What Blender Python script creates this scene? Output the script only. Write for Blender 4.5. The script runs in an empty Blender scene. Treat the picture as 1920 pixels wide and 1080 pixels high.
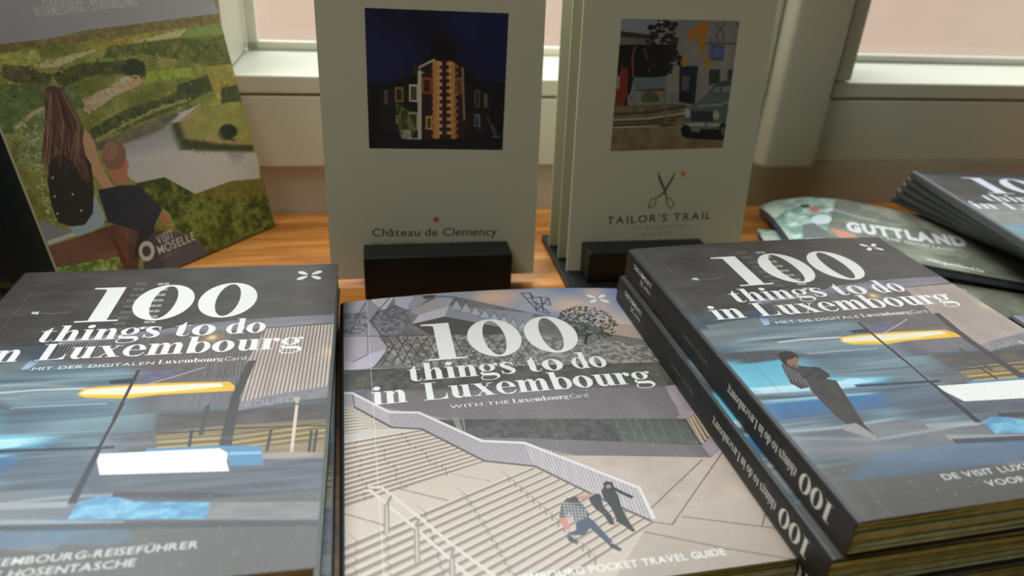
import bpy, math, random
import numpy as np
from mathutils import Vector, Matrix

random.seed(7)
rng = np.random.default_rng(11)
sc = bpy.context.scene
col = sc.collection
PI = math.pi
R = math.radians

# ------------------------------------------------------------------ camera
CAM_Z = 0.1748            # eye height over the window board (z = 0)
PITCH, ROLL, FPX = R(27.8), R(3.34), 1365.0
cam_d = bpy.data.cameras.new('camera')
cam = bpy.data.objects.new('camera', cam_d)
col.objects.link(cam)
cam.matrix_world = (Matrix.Translation((0, 0, CAM_Z)) @ Matrix.Rotation(PI/2 - PITCH, 4, 'X') @ Matrix.Rotation(ROLL, 4, 'Z'))
cam_d.sensor_width = 36.0
cam_d.lens = 36.0 * FPX / 1920.0
cam_d.clip_start = 0.01
cam_d.dof.use_dof = True
cam_d.dof.focus_distance = 0.275
cam_d.dof.aperture_fstop = 9.5
sc.camera = cam

# ------------------------------------------------------------------ exposure, sky, daylight
sc.view_settings.view_transform = 'Standard'
sc.view_settings.look = 'None'
sc.view_settings.gamma = 1.0
sc.view_settings.use_curve_mapping = False
sc.view_settings.exposure = 0.0
sc.cycles.use_denoising = True
world = bpy.data.worlds.new('overcast_sky')
sc.world = world
world.use_nodes = True
bg = world.node_tree.nodes['Background']
bg.inputs[0].default_value = (0.83, 0.92, 1.0, 1)
bg.inputs[1].default_value = 1.35

def area_light(name, loc, target, sx, sy, power, colr):
    d = bpy.data.lights.new(name, 'AREA')
    d.shape = 'RECTANGLE'; d.size = sx; d.size_y = sy; d.energy = power; d.color = colr
    o = bpy.data.objects.new(name, d); col.objects.link(o)
    o.location = loc
    o.rotation_euler = (Vector(target) - Vector(loc)).to_track_quat('-Z', 'Y').to_euler()
    return o
area_light('added_overhead_fill', (-0.70, 0.10, 1.50), (-0.2, 0.15, 0), 0.9, 0.7, 27.0, (1.0, 0.99, 0.96))  # added fill from above to brighten the covers, stands for no known lamp
# skylight falling steeply between the houses onto the windows
area_light('sky_between_houses', (-0.35, 1.55, 2.0), (0.05, 0.45, 0.1), 2.6, 1.2, 110.0, (0.86, 0.95, 1.0))

# ------------------------------------------------------------------ helpers
def tag(o, label=None, cat=None, group=None, kind=None):
    if label: o['label'] = label
    if cat: o['category'] = cat
    if group: o['group'] = group
    if kind: o['kind'] = kind
    return o

def empty(name, loc, rotz=0.0):
    o = bpy.data.objects.new(name, None); col.objects.link(o)
    o.empty_display_size = 0.02
    o.location = loc; o.rotation_euler = (0, 0, rotz)
    return o

class MB:
    """collects faces (with material slot and uv) and links them as one mesh object"""
    def __init__(s): s.v = []; s.f = []; s.m = []; s.uv = []
    def quad(s, pts, mi=0, uv=None):
        n = len(s.v); s.v += [tuple(p) for p in pts]
        s.f.append(tuple(range(n, n+len(pts)))); s.m.append(mi)
        s.uv.append(uv or [(0, 0)]*len(pts))
    def box(s, a, b, mi=0):
        (x0, y0, z0), (x1, y1, z1) = a, b
        P = [(x0,y0,z0),(x1,y0,z0),(x1,y1,z0),(x0,y1,z0),(x0,y0,z1),(x1,y0,z1),(x1,y1,z1),(x0,y1,z1)]
        for q in ((3,2,1,0),(4,5,6,7),(0,1,5,4),(1,2,6,5),(2,3,7,6),(3,0,4,7)):
            s.quad([P[i] for i in q], mi)
    def grid(s, fn, nu, nv, mi=0, uvf=None, flip=False):
        """fn(a, b) -> point, a and b in 0..1; shares vertices"""
        n = len(s.v)
        for j in range(nv+1):
            for i in range(nu+1): s.v.append(tuple(fn(i/nu, j/nv)))
        for j in range(nv):
            for i in range(nu):
                k = [n+j*(nu+1)+i, n+j*(nu+1)+i+1, n+(j+1)*(nu+1)+i+1, n+(j+1)*(nu+1)+i]
                ab = [(i/nu, j/nv), ((i+1)/nu, j/nv), ((i+1)/nu, (j+1)/nv), (i/nu, (j+1)/nv)]
                if flip: k.reverse(); ab.reverse()
                s.f.append(tuple(k)); s.m.append(mi)
                s.uv.append([uvf(*q) for q in ab] if uvf else ab)
    def build(s, name, mats, parent=None, bevel=0.0, smooth=False, weld=True, segs=2):
        me = bpy.data.meshes.new(name)
        me.from_pydata(s.v, [], s.f)
        for m in (mats if isinstance(mats, (list, tuple)) else [mats]): me.materials.append(m)
        me.polygons.foreach_set('material_index', s.m)
        ul = me.uv_layers.new(name='UVMap')
        ul.data.foreach_set('uv', [c for f in s.uv for p in f for c in p])
        if weld:
            import bmesh
            bm = bmesh.new(); bm.from_mesh(me)
            bmesh.ops.remove_doubles(bm, verts=bm.verts, dist=1e-6)
            bmesh.ops.recalc_face_normals(bm, faces=bm.faces)
            if bevel > 0:
                ed = [e for e in bm.edges if len(e.link_faces) == 2 and e.calc_face_angle(0) > 0.6]
                bmesh.ops.bevel(bm, geom=ed, offset=bevel, segments=segs, profile=0.5, affect='EDGES', clamp_overlap=True)
            bm.to_mesh(me); bm.free()
        if smooth:
            me.polygons.foreach_set('use_smooth', [True]*len(me.polygons))
            me.set_sharp_from_angle(angle=R(35))
        o = bpy.data.objects.new(name, me); col.objects.link(o)
        if parent: o.parent = parent
        return o

def copy_tree(o, parent=None):
    c = o.copy(); col.objects.link(c)
    if parent: c.parent = parent
    for ch in list(o.children): copy_tree(ch, c)
    return c

# ------------------------------------------------------------------ materials
def new_mat(name):
    m = bpy.data.materials.new(name); m.use_nodes = True
    nt = m.node_tree
    return m, nt, nt.nodes['Principled BSDF']

def srgb(c):
    c = np.asarray(c, float)/255.0
    return np.where(c <= 0.04045, c/12.92, ((c+0.055)/1.055)**2.4)

def plain(name, rgb, rough=0.6, spec=0.4, bump=0.0, bscale=300.0, var=0.0, vscale=20.0):
    m, nt, b = new_mat(name)
    c = tuple(srgb(rgb))+(1,)
    b.inputs['Base Color'].default_value = c
    b.inputs['Roughness'].default_value = rough
    b.inputs['Specular IOR Level'].default_value = spec
    tc = nt.nodes.new('ShaderNodeTexCoord')
    if var > 0:
        n = nt.nodes.new('ShaderNodeTexNoise'); n.inputs['Scale'].default_value = vscale; n.inputs['Detail'].default_value = 5
        nt.links.new(tc.outputs['Object'], n.inputs['Vector'])
        mr = nt.nodes.new('ShaderNodeMapRange'); mr.inputs[1].default_value = 0.3; mr.inputs[2].default_value = 0.7
        mr.inputs[3].default_value = 1-var; mr.inputs[4].default_value = 1+var*0.5
        nt.links.new(n.outputs['Fac'], mr.inputs[0])
        mx = nt.nodes.new('ShaderNodeVectorMath'); mx.operation = 'SCALE'; mx.inputs[0].default_value = c[:3]
        nt.links.new(mr.outputs[0], mx.inputs['Scale']); nt.links.new(mx.outputs[0], b.inputs['Base Color'])
    if bump > 0:
        n = nt.nodes.new('ShaderNodeTexNoise'); n.inputs['Scale'].default_value = bscale; n.inputs['Detail'].default_value = 4
        nt.links.new(tc.outputs['Object'], n.inputs['Vector'])
        bp = nt.nodes.new('ShaderNodeBump'); bp.inputs['Strength'].default_value = bump; bp.inputs['Distance'].default_value = 0.0005
        nt.links.new(n.outputs['Fac'], bp.inputs['Height']); nt.links.new(bp.outputs[0], b.inputs['Normal'])
    return m

GAIN = 0.84
def printed(name, art, rough=0.42, spec=0.5, gain=None, contrast=1.16):
    """paper with the print computed by an Art canvas, plus a fine laminate grain"""
    img = bpy.data.images.new(name, art.w, art.h, alpha=False)
    px = np.ones((art.h, art.w, 4), np.float32)
    c = np.clip(art.a[::-1], 0, 255)/255.0
    lin = np.where(c <= 0.04045, c/12.92, ((c+0.055)/1.055)**2.4)
    lin = np.clip(lin**contrast*(gain or GAIN), 0, 0.76)          # inks a little denser than the measured colours
    px[..., :3] = np.where(lin <= 0.0031308, lin*12.92, 1.055*lin**(1/2.4)-0.055)
    img.pixels.foreach_set(px.ravel()); img.update(); img.pack()
    m, nt, b = new_mat(name)
    t = nt.nodes.new('ShaderNodeTexImage'); t.image = img; t.interpolation = 'Linear'; t.extension = 'EXTEND'
    nt.links.new(t.outputs['Color'], b.inputs['Base Color'])
    b.inputs['Roughness'].default_value = rough
    b.inputs['Specular IOR Level'].default_value = spec
    tc = nt.nodes.new('ShaderNodeTexCoord')
    n = nt.nodes.new('ShaderNodeTexNoise'); n.inputs['Scale'].default_value = 2600; n.inputs['Detail'].default_value = 2
    nt.links.new(tc.outputs['Object'], n.inputs['Vector'])
    bp = nt.nodes.new('ShaderNodeBump'); bp.inputs['Strength'].default_value = 0.25; bp.inputs['Distance'].default_value = 0.0002
    nt.links.new(n.outputs['Fac'], bp.inputs['Height']); nt.links.new(bp.outputs[0], b.inputs['Normal'])
    return m

def wood_mat():
    m, nt, b = new_mat('oiled_oak')
    tc = nt.nodes.new('ShaderNodeTexCoord')
    mp = nt.nodes.new('ShaderNodeMapping'); mp.inputs['Scale'].default_value = (3.0, 26.0, 8.0)
    nt.links.new(tc.outputs['Object'], mp.inputs['Vector'])
    n = nt.nodes.new('ShaderNodeTexNoise'); n.inputs['Scale'].default_value = 3.0; n.inputs['Detail'].default_value = 9; n.inputs['Roughness'].default_value = 0.62; n.inputs['Distortion'].default_value = 0.8
    nt.links.new(mp.outputs[0], n.inputs['Vector'])
    cr = nt.nodes.new('ShaderNodeValToRGB')
    e = cr.color_ramp.elements
    e[0].position = 0.30; e[0].color = tuple(srgb((112, 68, 26)))+(1,)
    e[1].position = 0.72; e[1].color = tuple(srgb((218, 158, 84)))+(1,)
    x = e.new(0.5); x.color = tuple(srgb((176, 110, 44)))+(1,)
    nt.links.new(n.outputs['Fac'], cr.inputs[0]); nt.links.new(cr.outputs[0], b.inputs['Base Color'])
    b.inputs['Roughness'].default_value = 0.38
    bp = nt.nodes.new('ShaderNodeBump'); bp.inputs['Strength'].default_value = 0.25; bp.inputs['Distance'].default_value = 0.0006
    nt.links.new(n.outputs['Fac'], bp.inputs['Height']); nt.links.new(bp.outputs[0], b.inputs['Normal'])
    return m

# ------------------------------------------------------------------ painting the printed sheets
def coverage(polys, w, h, ss=3):
    """anti-aliased even-odd coverage of polygons given in canvas pixels -> (x0, y0, array) of the touched box"""
    P = [np.asarray(p, float) for p in polys if len(p) > 2]
    if not P: return None
    al = np.concatenate(P)
    x0 = int(max(0, math.floor(al[:, 0].min())-1)); x1 = int(min(w, math.ceil(al[:, 0].max())+2))
    y0 = int(max(0, math.floor(al[:, 1].min())-1)); y1 = int(min(h, math.ceil(al[:, 1].max())+2))
    if x1 <= x0 or y1 <= y0: return None
    A = np.concatenate(P); B = np.concatenate([np.roll(p, -1, 0) for p in P])
    k = A[:, 1] != B[:, 1]; A = A[k]; B = B[k]
    lo = np.minimum(A[:, 1], B[:, 1]); hi = np.maximum(A[:, 1], B[:, 1])
    sl = (B[:, 0]-A[:, 0])/(B[:, 1]-A[:, 1])
    W = x1-x0
    out = np.zeros((y1-y0, W+2), np.float64)
    for r in range(y1-y0):
        row = out[r]
        for s in range(ss):
            y = y0+r+(s+0.5)/ss
            m = (lo <= y) & (hi > y)
            if not m.any(): continue
            xs = np.sort(A[m, 0]+(y-A[m, 1])*sl[m])-x0
            xs = np.clip(xs, 0, W)
            for i in range(0, len(xs)-1, 2):
                a, b = xs[i], xs[i+1]
                if b <= a: continue
                ia, ib = int(a), int(b)
                # row holds the derivative of the coverage (cumulated afterwards)
                fa, fb = a-ia, b-ib
                row[ia] += 1-fa; row[ia+1] += fa
                row[ib] -= 1-fb; row[ib+1] -= fb
    c = np.cumsum(out, 1)[:, :W]/ss
    return x0, y0, np.clip(c, 0, 1)

def vnoise(h, w, cy, cx, seed, octv=4):
    """smooth value noise 0..1 with cy x cx cells, several octaves"""
    g = np.random.default_rng(seed); out = np.zeros((h, w), np.float32); amp = 1.0; tot = 0.0
    for o in range(octv):
        ny, nx = int(cy*2**o)+2, int(cx*2**o)+2
        if ny > h and nx > w: break
        ny = min(ny, h+1); nx = min(nx, w+1)
        r = g.random((ny+1, nx+1)).astype(np.float32)
        yy = np.linspace(0, ny-1e-3, h); xx = np.linspace(0, nx-1e-3, w)
        iy = yy.astype(int); ix = xx.astype(int); fy = (yy-iy)[:, None]; fx = (xx-ix)[None]
        fy = fy*fy*(3-2*fy); fx = fx*fx*(3-2*fx)
        a = r[iy][:, ix]; b = r[iy][:, ix+1]; c = r[iy+1][:, ix]; d = r[iy+1][:, ix+1]
        out += amp*((a*(1-fx)+b*fx)*(1-fy)+(c*(1-fx)+d*fx)*fy); tot += amp; amp *= 0.55
    return out/tot

class Art:
    """a canvas covering a sheet of size wm x hm metres; T maps given points to metres on the sheet"""
    def __init__(s, wm, hm, res, base):
        s.wm, s.hm, s.w, s.h = wm, hm, int(wm*res), int(hm*res); s.res = res
        s.a = np.zeros((s.h, s.w, 3), np.float32)+np.asarray(base, np.float32)
        s.T = lambda p: np.asarray(p, float)
        s.clip = None
    def pts(s, p): return s.T(np.asarray(p, float))*s.res
    def blend(s, c, colr, alpha=1.0):
        if c is None: return
        x0, y0, m = c
        v = s.a[y0:y0+m.shape[0], x0:x0+m.shape[1]]
        if s.clip is not None: m = m*s.clip[y0:y0+m.shape[0], x0:x0+m.shape[1]]
        k = (m*alpha)[..., None]
        if callable(colr): colr = colr(x0, y0, m.shape)
        v += (np.asarray(colr, np.float32)-v)*k
    def set_clip(s, p):
        s.clip = None
        if p is not None:
            m = np.zeros((s.h, s.w), np.float32); c = coverage([s.pts(p)], s.w, s.h)
            if c: m[c[1]:c[1]+c[2].shape[0], c[0]:c[0]+c[2].shape[1]] = c[2]
            s.clip = m
    def poly(s, p, colr, alpha=1.0): s.blend(coverage([s.pts(p)], s.w, s.h), colr, alpha)
    def tex(s, p, c0, c1, cells=(30, 30), seed=1, alpha=1.0, octv=4, contrast=2.2, mid=0.5):
        """polygon filled with two colours mixed by noise; cells = noise cells across the whole sheet (x, y)"""
        c = coverage([s.pts(p)], s.w, s.h)
        if c is None: return
        x0, y0, m = c; hh, ww = m.shape
        n = vnoise(hh, ww, max(1, cells[1]*hh/s.h), max(1, cells[0]*ww/s.w), seed, octv)
        n = np.clip((n-mid)*contrast+0.5, 0, 1)[..., None]
        s.blend(c, np.asarray(c0, np.float32)*(1-n)+np.asarray(c1, np.float32)*n, alpha)
    def grad(s, p, c0, c1, axis=1, alpha=1.0):
        c = coverage([s.pts(p)], s.w, s.h)
        if c is None: return
        hh, ww = c[2].shape
        t = np.linspace(0, 1, hh)[:, None, None] if axis == 1 else np.linspace(0, 1, ww)[None, :, None]
        s.blend(c, np.broadcast_to(np.asarray(c0, np.float32)*(1-t)+np.asarray(c1, np.float32)*t, (hh, ww, 3)), alpha)
    def line(s, p, wd, colr, alpha=1.0, closed=False):
        """wd in metres, one number or one per point"""
        q = s.pts(p); n = len(q)
        if closed: q = np.vstack([q, q[:1]]); n += 1
        ws = (np.ones(n)*wd if np.isscalar(wd) else np.asarray(wd, float))*s.res/2
        for i in range(n-1):
            d = q[i+1]-q[i]; L = np.hypot(*d)
            if L < 1e-6: continue
            nn = np.array([-d[1], d[0]])/L; e = d/L*min(ws[i], ws[i+1])*0.35
            s.blend(coverage([[q[i]+nn*ws[i]-e, q[i+1]+nn*ws[i+1]+e, q[i+1]-nn*ws[i+1]+e, q[i]-nn*ws[i]-e]], s.w, s.h), colr, alpha)
    def ell(s, c, rx, ry, colr, alpha=1.0, hole=None):
        """ellipse with radii in source units"""
        t = np.linspace(0, 2*PI, 40, endpoint=False)
        ps = [s.pts(np.c_[c[0]+rx*np.cos(t), c[1]+ry*np.sin(t)])]
        if hole: ps.append(s.pts(np.c_[c[0]+rx*hole*np.cos(t), c[1]+ry*hole*np.sin(t)]))
        s.blend(coverage(ps, s.w, s.h), colr, alpha)
    def glow(s, c, r, colr, alpha=1.0):
        """soft blob of the print, radius in metres"""
        q = s.pts([c])[0]; rr = r*s.res; k = int(rr*2.5)
        x0, y0 = int(max(0, q[0]-k)), int(max(0, q[1]-k)); x1, y1 = int(min(s.w, q[0]+k)), int(min(s.h, q[1]+k))
        if x1 <= x0 or y1 <= y0: return
        yy, xx = np.mgrid[y0:y1, x0:x1]
        s.blend((x0, y0, np.exp(-((xx-q[0])**2+(yy-q[1])**2)/rr**2).astype(np.float32)), colr, alpha)
    def strips(s, A, B, n, colr, duty=0.5, alpha=1.0, jit=0.0, cols=None):
        """n thin strips between polyline A and polyline B (source coordinates), evenly spread"""
        A = s.pts(A); B = s.pts(B)
        def at(P, t):
            d = np.r_[0, np.cumsum(np.hypot(*(P[1:]-P[:-1]).T))]; x = t*d[-1]
            return np.array([np.interp(x, d, P[:, 0]), np.interp(x, d, P[:, 1])])
        for i in range(n):
            a = i/n; b = (i+duty*(1+jit*(random.random()-.5)))/n
            cc = colr if cols is None else cols[i % len(cols)]
            s.blend(coverage([[at(A, a), at(A, b), at(B, b), at(B, a)]], s.w, s.h), cc, alpha)
    def smear(s, n, box, cols, length, thick, alpha=0.5, tilt=0.0):
        """n thin streaks along the sheet inside box (metres)"""
        T = s.T; s.T = lambda p: np.asarray(p, float)
        for i in range(n):
            x = random.uniform(box[0], box[2]); y = random.uniform(box[1], box[3])
            L = length*random.uniform(.4, 1.4); t = thick*random.uniform(.3, 1.5)
            c = random.choice(cols)
            s.poly([(x-L/2, y-tilt*L/2), (x, y-t/2), (x+L/2, y+tilt*L/2), (x, y+t/2)], c, alpha*random.uniform(.3, 1))
        s.T = T
    def soft(s, p, rx, ry, feather=.002):
        """motion-like softening inside polygon p: box blur of rx, ry metres"""
        def box(A, k, ax):
            if k < 1: return A
            pad = [(0, 0)]*A.ndim; pad[ax] = (k+1, k); B = np.cumsum(np.pad(A, pad, mode='edge').astype(np.float64), ax)
            n = A.shape[ax]; hi = np.take(B, np.arange(2*k+1, 2*k+1+n), ax); lo = np.take(B, np.arange(0, n), ax)
            return ((hi-lo)/(2*k+1)).astype(np.float32)
        c = coverage([s.pts(p)], s.w, s.h); m = np.zeros((s.h, s.w), np.float32)
        m[c[1]:c[1]+c[2].shape[0], c[0]:c[0]+c[2].shape[1]] = c[2]
        kf = int(feather*s.res)
        for _ in range(2): m = box(box(m, kf, 0), kf, 1)
        A = s.a.copy()
        for _ in range(2): A = box(box(A, int(rx*s.res), 1), int(ry*s.res), 0)
        s.a += (A-s.a)*m[..., None]
    def dabs(s, n, box, size, amp, seed=1, shift=1.5, flat=1.0):
        """painterly breakup: small blots that pick up the colour next to them"""
        r_ = random.Random(seed); T = s.T; s.T = lambda p: np.asarray(p, float)
        for i in range(n):
            x, y = r_.uniform(box[0], box[2]), r_.uniform(box[1], box[3]); t = size*r_.uniform(.4, 1.3)
            X = int(min(max((x+r_.gauss(0, shift)*size)*s.res, 0), s.w-1)); Y = int(min(max((y+r_.gauss(0, shift)*size)*s.res, 0), s.h-1))
            if s.clip is not None and s.clip[int(min(max(y*s.res, 0), s.h-1)), int(min(max(x*s.res, 0), s.w-1))] < .5: continue
            c = np.clip(s.a[Y, X]*(1+r_.uniform(-amp, amp)), 0, 255).copy(); o = r_.uniform(0, 1)
            q = [(x+t*math.cos(o+k*PI/3)*r_.uniform(.6, 1), y+t*flat*math.sin(o+k*PI/3)*r_.uniform(.6, 1)) for k in range(6)]
            s.poly(q, c, .8)
        s.T = T
    def grain(s, amt, seed=3):
        g = np.random.default_rng(seed)
        s.a += (g.normal(0, amt, (s.h, s.w, 1))).astype(np.float32)
    def specks(s, n, box, colr, size, seed=5):
        r_ = random.Random(seed); T = s.T; s.T = lambda p: np.asarray(p, float)
        for i in range(n):
            x, y = r_.uniform(box[0], box[2]), r_.uniform(box[1], box[3]); t = size*r_.uniform(.4, 1.2)
            s.poly([(x, y-t), (x+t*r_.uniform(.3, 1), y), (x, y+t), (x-t*r_.uniform(.3, 1), y)], colr, r_.uniform(.15, .6))
        s.T = T

class Page:
    """the plane of a sheet; px() turns points measured on the photograph into metres on the sheet (u right, v down),
    with the pose the photograph was taken from (constants of the measurement, not of the scene's camera)"""
    cp, sp, cr, sr = math.cos(R(27.8)), math.sin(R(27.8)), math.cos(R(3.34)), math.sin(R(3.34))
    def __init__(s, O, U, V, bump=None): s.O = np.array(O, float); s.U = np.array(U, float); s.V = np.array(V, float); s.bump = bump
    def px(s, p):
        p = np.atleast_2d(np.asarray(p, float)); out = []
        N0 = np.cross(s.U, s.V); N0 = N0/np.linalg.norm(N0)
        if N0[2] < 0: N0 = -N0
        E = np.array([0, 0, 0.1748])
        for q in p:
            x = (q[0]-960)/1365.0; y = (540-q[1])/1365.0
            x, y = s.cr*x-s.sr*y, s.sr*x+s.cr*y
            d = np.array([0, s.cp, -s.sp])+x*np.array([1.0, 0, 0])+y*np.array([0, s.sp, s.cp])
            h = 0.0
            for _ in range(4 if s.bump else 1):
                X = E+d*(((s.O+N0*h-E)@N0)/(d@N0))-s.O
                u, v = X@s.U, X@s.V
                if s.bump: h = s.bump(u, v)
            out.append((u, v))
        return np.array(out)
    def zoomed(s, x0, y0, k):
        """mapping for points read off an enlarged crop that starts at x0, y0"""
        return lambda p: s.px(np.atleast_2d(np.asarray(p, float))/k+np.array([x0, y0]))

# ---- lettering: built-in sans font outlines
_font_cache = {}
def sans(ch, bold):
    k = (ch, bold)
    if k not in _font_cache:
        cu = bpy.data.curves.new('glyph', 'FONT'); cu.body = ch; cu.size = 1.0; cu.offset = bold; cu.resolution_u = 3
        o = bpy.data.objects.new('glyph', cu)
        me = bpy.data.meshes.new_from_object(o)
        tris = [[tuple(me.vertices[i].co[:2]) for i in p.vertices] for p in me.polygons]
        xs = [p[0] for t in tris for p in t]
        _font_cache[k] = (tris, (max(xs) if xs else 0.22))
        bpy.data.objects.remove(o); bpy.data.curves.remove(cu); bpy.data.meshes.remove(me)
    return _font_cache[k]
def word_sans(txt, bold=0.0, track=0.06):
    """-> list of groups of triangles (one per letter) in em units, total width"""
    x = 0.0; out = []
    for ch in txt:
        if ch == ' ': x += 0.26+track; continue
        t, w = sans(ch, bold)
        out.append([[(a+x, b) for a, b in q] for q in t]); x += w+track
    return out, x-track

# ---- lettering: a bold high-contrast serif drawn here (units: x-height 500, capital height 700)
def _e(cx, cy, rx, ry, n=40, a0=0, a1=360):
    t = np.radians(np.linspace(a0, a1, n, endpoint=(a1-a0) != 360))
    return list(zip(cx+rx*np.cos(t), cy+ry*np.sin(t)))
def _r(x0, y0, x1, y1): return [(x0, y0), (x1, y0), (x1, y1), (x0, y1)]
def _s(pts):
    """variable width stroke (x, y, w) -> list of polygons"""
    out = []
    P = np.array(pts, float)
    if len(P) > 2:   # smooth
        Q = []
        for i in range(len(P)-1):
            p0, p1, p2, p3 = P[max(i-1, 0)], P[i], P[i+1], P[min(i+2, len(P)-1)]
            for t in np.linspace(0, 1, 7, endpoint=False):
                Q.append(0.5*((2*p1)+(-p0+p2)*t+(2*p0-5*p1+4*p2-p3)*t*t+(-p0+3*p1-3*p2+p3)*t**3))
        Q.append(P[-1]); P = np.array(Q)
    for a, b in zip(P[:-1], P[1:]):
        d = b[:2]-a[:2]; L = np.hypot(*d)
        if L < 1e-6: continue
        n = np.array([-d[1], d[0]])/L
        out.append([tuple(a[:2]+n*a[2]/2), tuple(b[:2]+n*b[2]/2), tuple(b[:2]-n*b[2]/2), tuple(a[:2]-n*a[2]/2)])
        out.append(_e(b[0], b[1], b[2]/2, b[2]/2, 12))
    return out
HL, ST = 27, 150    # hairline and stem
def _bowl(cx, cy=245, rx=240, ry=262, ix=88, iy=230): return [('+', [_e(cx, cy, rx, ry)]), ('-', [_e(cx, cy, ix, iy)])]
def _archstem(x):   # arch springing from the stem ending at x, then a stem
    return [('+', _s([(x-10, 330, HL), (x+50, 440, 34), (x+120, 480, 70), (x+178, 440, 120), (x+192, 360, ST)])), ('+', [_r(x+123, 0, x+123+ST, 370)]), ('+', [_r(x+70, 0, x+123+ST+52, HL)])]
def _stem(x, top, base=True, flag=True, fx=62):
    g = [('+', [_r(x, 0, x+ST, top)])]
    if base: g.append(('+', [_r(x-fx, 0, x+ST+fx-8, HL)]))
    if flag: g.append(('+', [[(x-fx, top), (x-fx, top-HL), (x, top-HL-14), (x+10, top)]]))
    return g
SERIF = {
 'o': (_bowl(260), 520),
 '0': ([('+', [_e(345, 350, 326, 368)]), ('-', [_e(345, 350, 132, 336)])], 706),
 '1': ([('+', [_r(140, 0, 335, 704)]), ('+', [_r(10, 0, 455, 26)]), ('+', [[(-10, 704), (-10, 678), (110, 664), (155, 640), (155, 704)]])], 500),
 'i': (_stem(70, 500)+[('+', [_e(136, 640, 84, 84)])], 270),
 'n': (_stem(70, 500)+_archstem(208), 545),
 'm': (_stem(70, 500)+_archstem(208)+_archstem(469), 806),
 'h': (_stem(70, 740)+_archstem(208), 545),
 'r': (_stem(70, 500)+[('+', _s([(200, 320, HL), (240, 440, 30), (310, 480, 50), (350, 470, 60)])), ('+', [_e(352, 418, 72, 76)])], 425),
 't': ([('+', [_r(70, 110, 70+ST, 500)]), ('+', [[(70, 480), (208, 480), (208, 660), (180, 660), (140, 560), (70, 505)]]), ('+', [_r(0, 476, 330, 500)]),
        ('+', _s([(139, 150, ST), (150, 70, 120), (210, 12, 52), (290, 30, HL), (330, 110, HL-4)]))], 345),
 'd': (_bowl(245, rx=222)+[('+', [_r(300, 0, 300+ST, 740)]), ('+', [[(236, 740), (236, 716), (300, 702), (310, 740)]]), ('+', [_r(400, 0, 500, HL)])], 505),
 'b': ([('+', [_r(60, 0, 60+ST, 740)]), ('+', [[(-2, 740), (-2, 716), (60, 702), (70, 740)]])]+[('+', [_e(310, 245, 222, 262)]), ('-', [_e(310, 245, 90, 232)]), ('+', [_r(60, 20, 60+ST, 740)])], 545),
 'u': ([('+', [_r(70, 150, 70+ST, 500)]), ('+', [[(8, 500), (8, 476), (70, 462), (80, 500)]]), ('+', _s([(139, 170, ST), (155, 70, 120), (230, 14, 60), (300, 50, 30), (340, 150, HL)])),
        ('+', [_r(325, 0, 325+ST, 500)]), ('+', [[(263, 500), (263, 476), (325, 462), (335, 500)]]), ('+', [_r(440, 0, 520, HL)])], 530),
 'e': ([('+', [_e(250, 245, 232, 262)]), ('-', [_e(250, 245, 96, 232)]), ('+', [_r(140, 246, 470, 270)]), ('-', [[(256, 246), (520, 246), (520, 120), (440, 60), (340, 8), (256, 20)]]),
        ('+', _s([(250, -2, 34), (340, 6, 50), (420, 50, 34), (462, 130, HL)]))], 490),
 'x': ([('+', [[(60, 500), (220, 500), (490, 0), (330, 0)]]), ('+', _s([(440, 495, HL), (110, 5, HL)])), ('+', [_r(0, 476, 270, 500)]), ('+', [_r(350, 476, 520, 500)]), ('+', [_r(20, 0, 200, HL)]), ('+', [_r(270, 0, 540, HL)])], 545),
 's': ([('+', _s([(350, 390, HL), (300, 480, 36), (210, 490, 60), (110, 440, 100), (110, 350, 132), (230, 250, 150), (330, 150, 130), (310, 50, 90), (210, 8, 46), (110, 20, 30), (60, 120, HL)])),
        ('+', [_r(345, 330, 368, 500)]), ('+', [_r(40, 0, 64, 170)])], 420),
 'g': ([('+', [_e(230, 330, 205, 175)]), ('-', [_e(230, 330, 80, 150)]), ('+', _s([(360, 440, HL), (410, 490, 26), (450, 490, 30)])), ('+', [_e(468, 452, 50, 50)]),
        ('+', _s([(120, 190, 34), (60, 120, 50), (90, 60, 90), (220, 40, 110), (380, 30, 120), (450, -40, 100), (440, -120, 50), (330, -190, HL), (200, -200, HL), (80, -180, 30), (30, -110, 40), (60, -40, HL), (120, 20, HL)]))], 520),
 'L': ([('+', [_r(95, 0, 255, 700)]), ('+', [_r(10, 676, 350, 700)]), ('+', [_r(10, 0, 560, HL)]), ('+', [[(535, 0), (575, 0), (575, 235), (560, 235), (535, 120), (470, 50), (380, HL)]])], 610),
}
def word_serif(txt, track=8):
    """-> list of glyph op lists in units where x-height = 500, width"""
    x = 0; out = []
    for ch in txt:
        if ch == ' ': x += 215; continue
        g, w = SERIF[ch]
        out.append([(op, [[(a+x, b) for a, b in p] for p in ps]) for op, ps in g]); x += w+track
    return out, x
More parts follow.
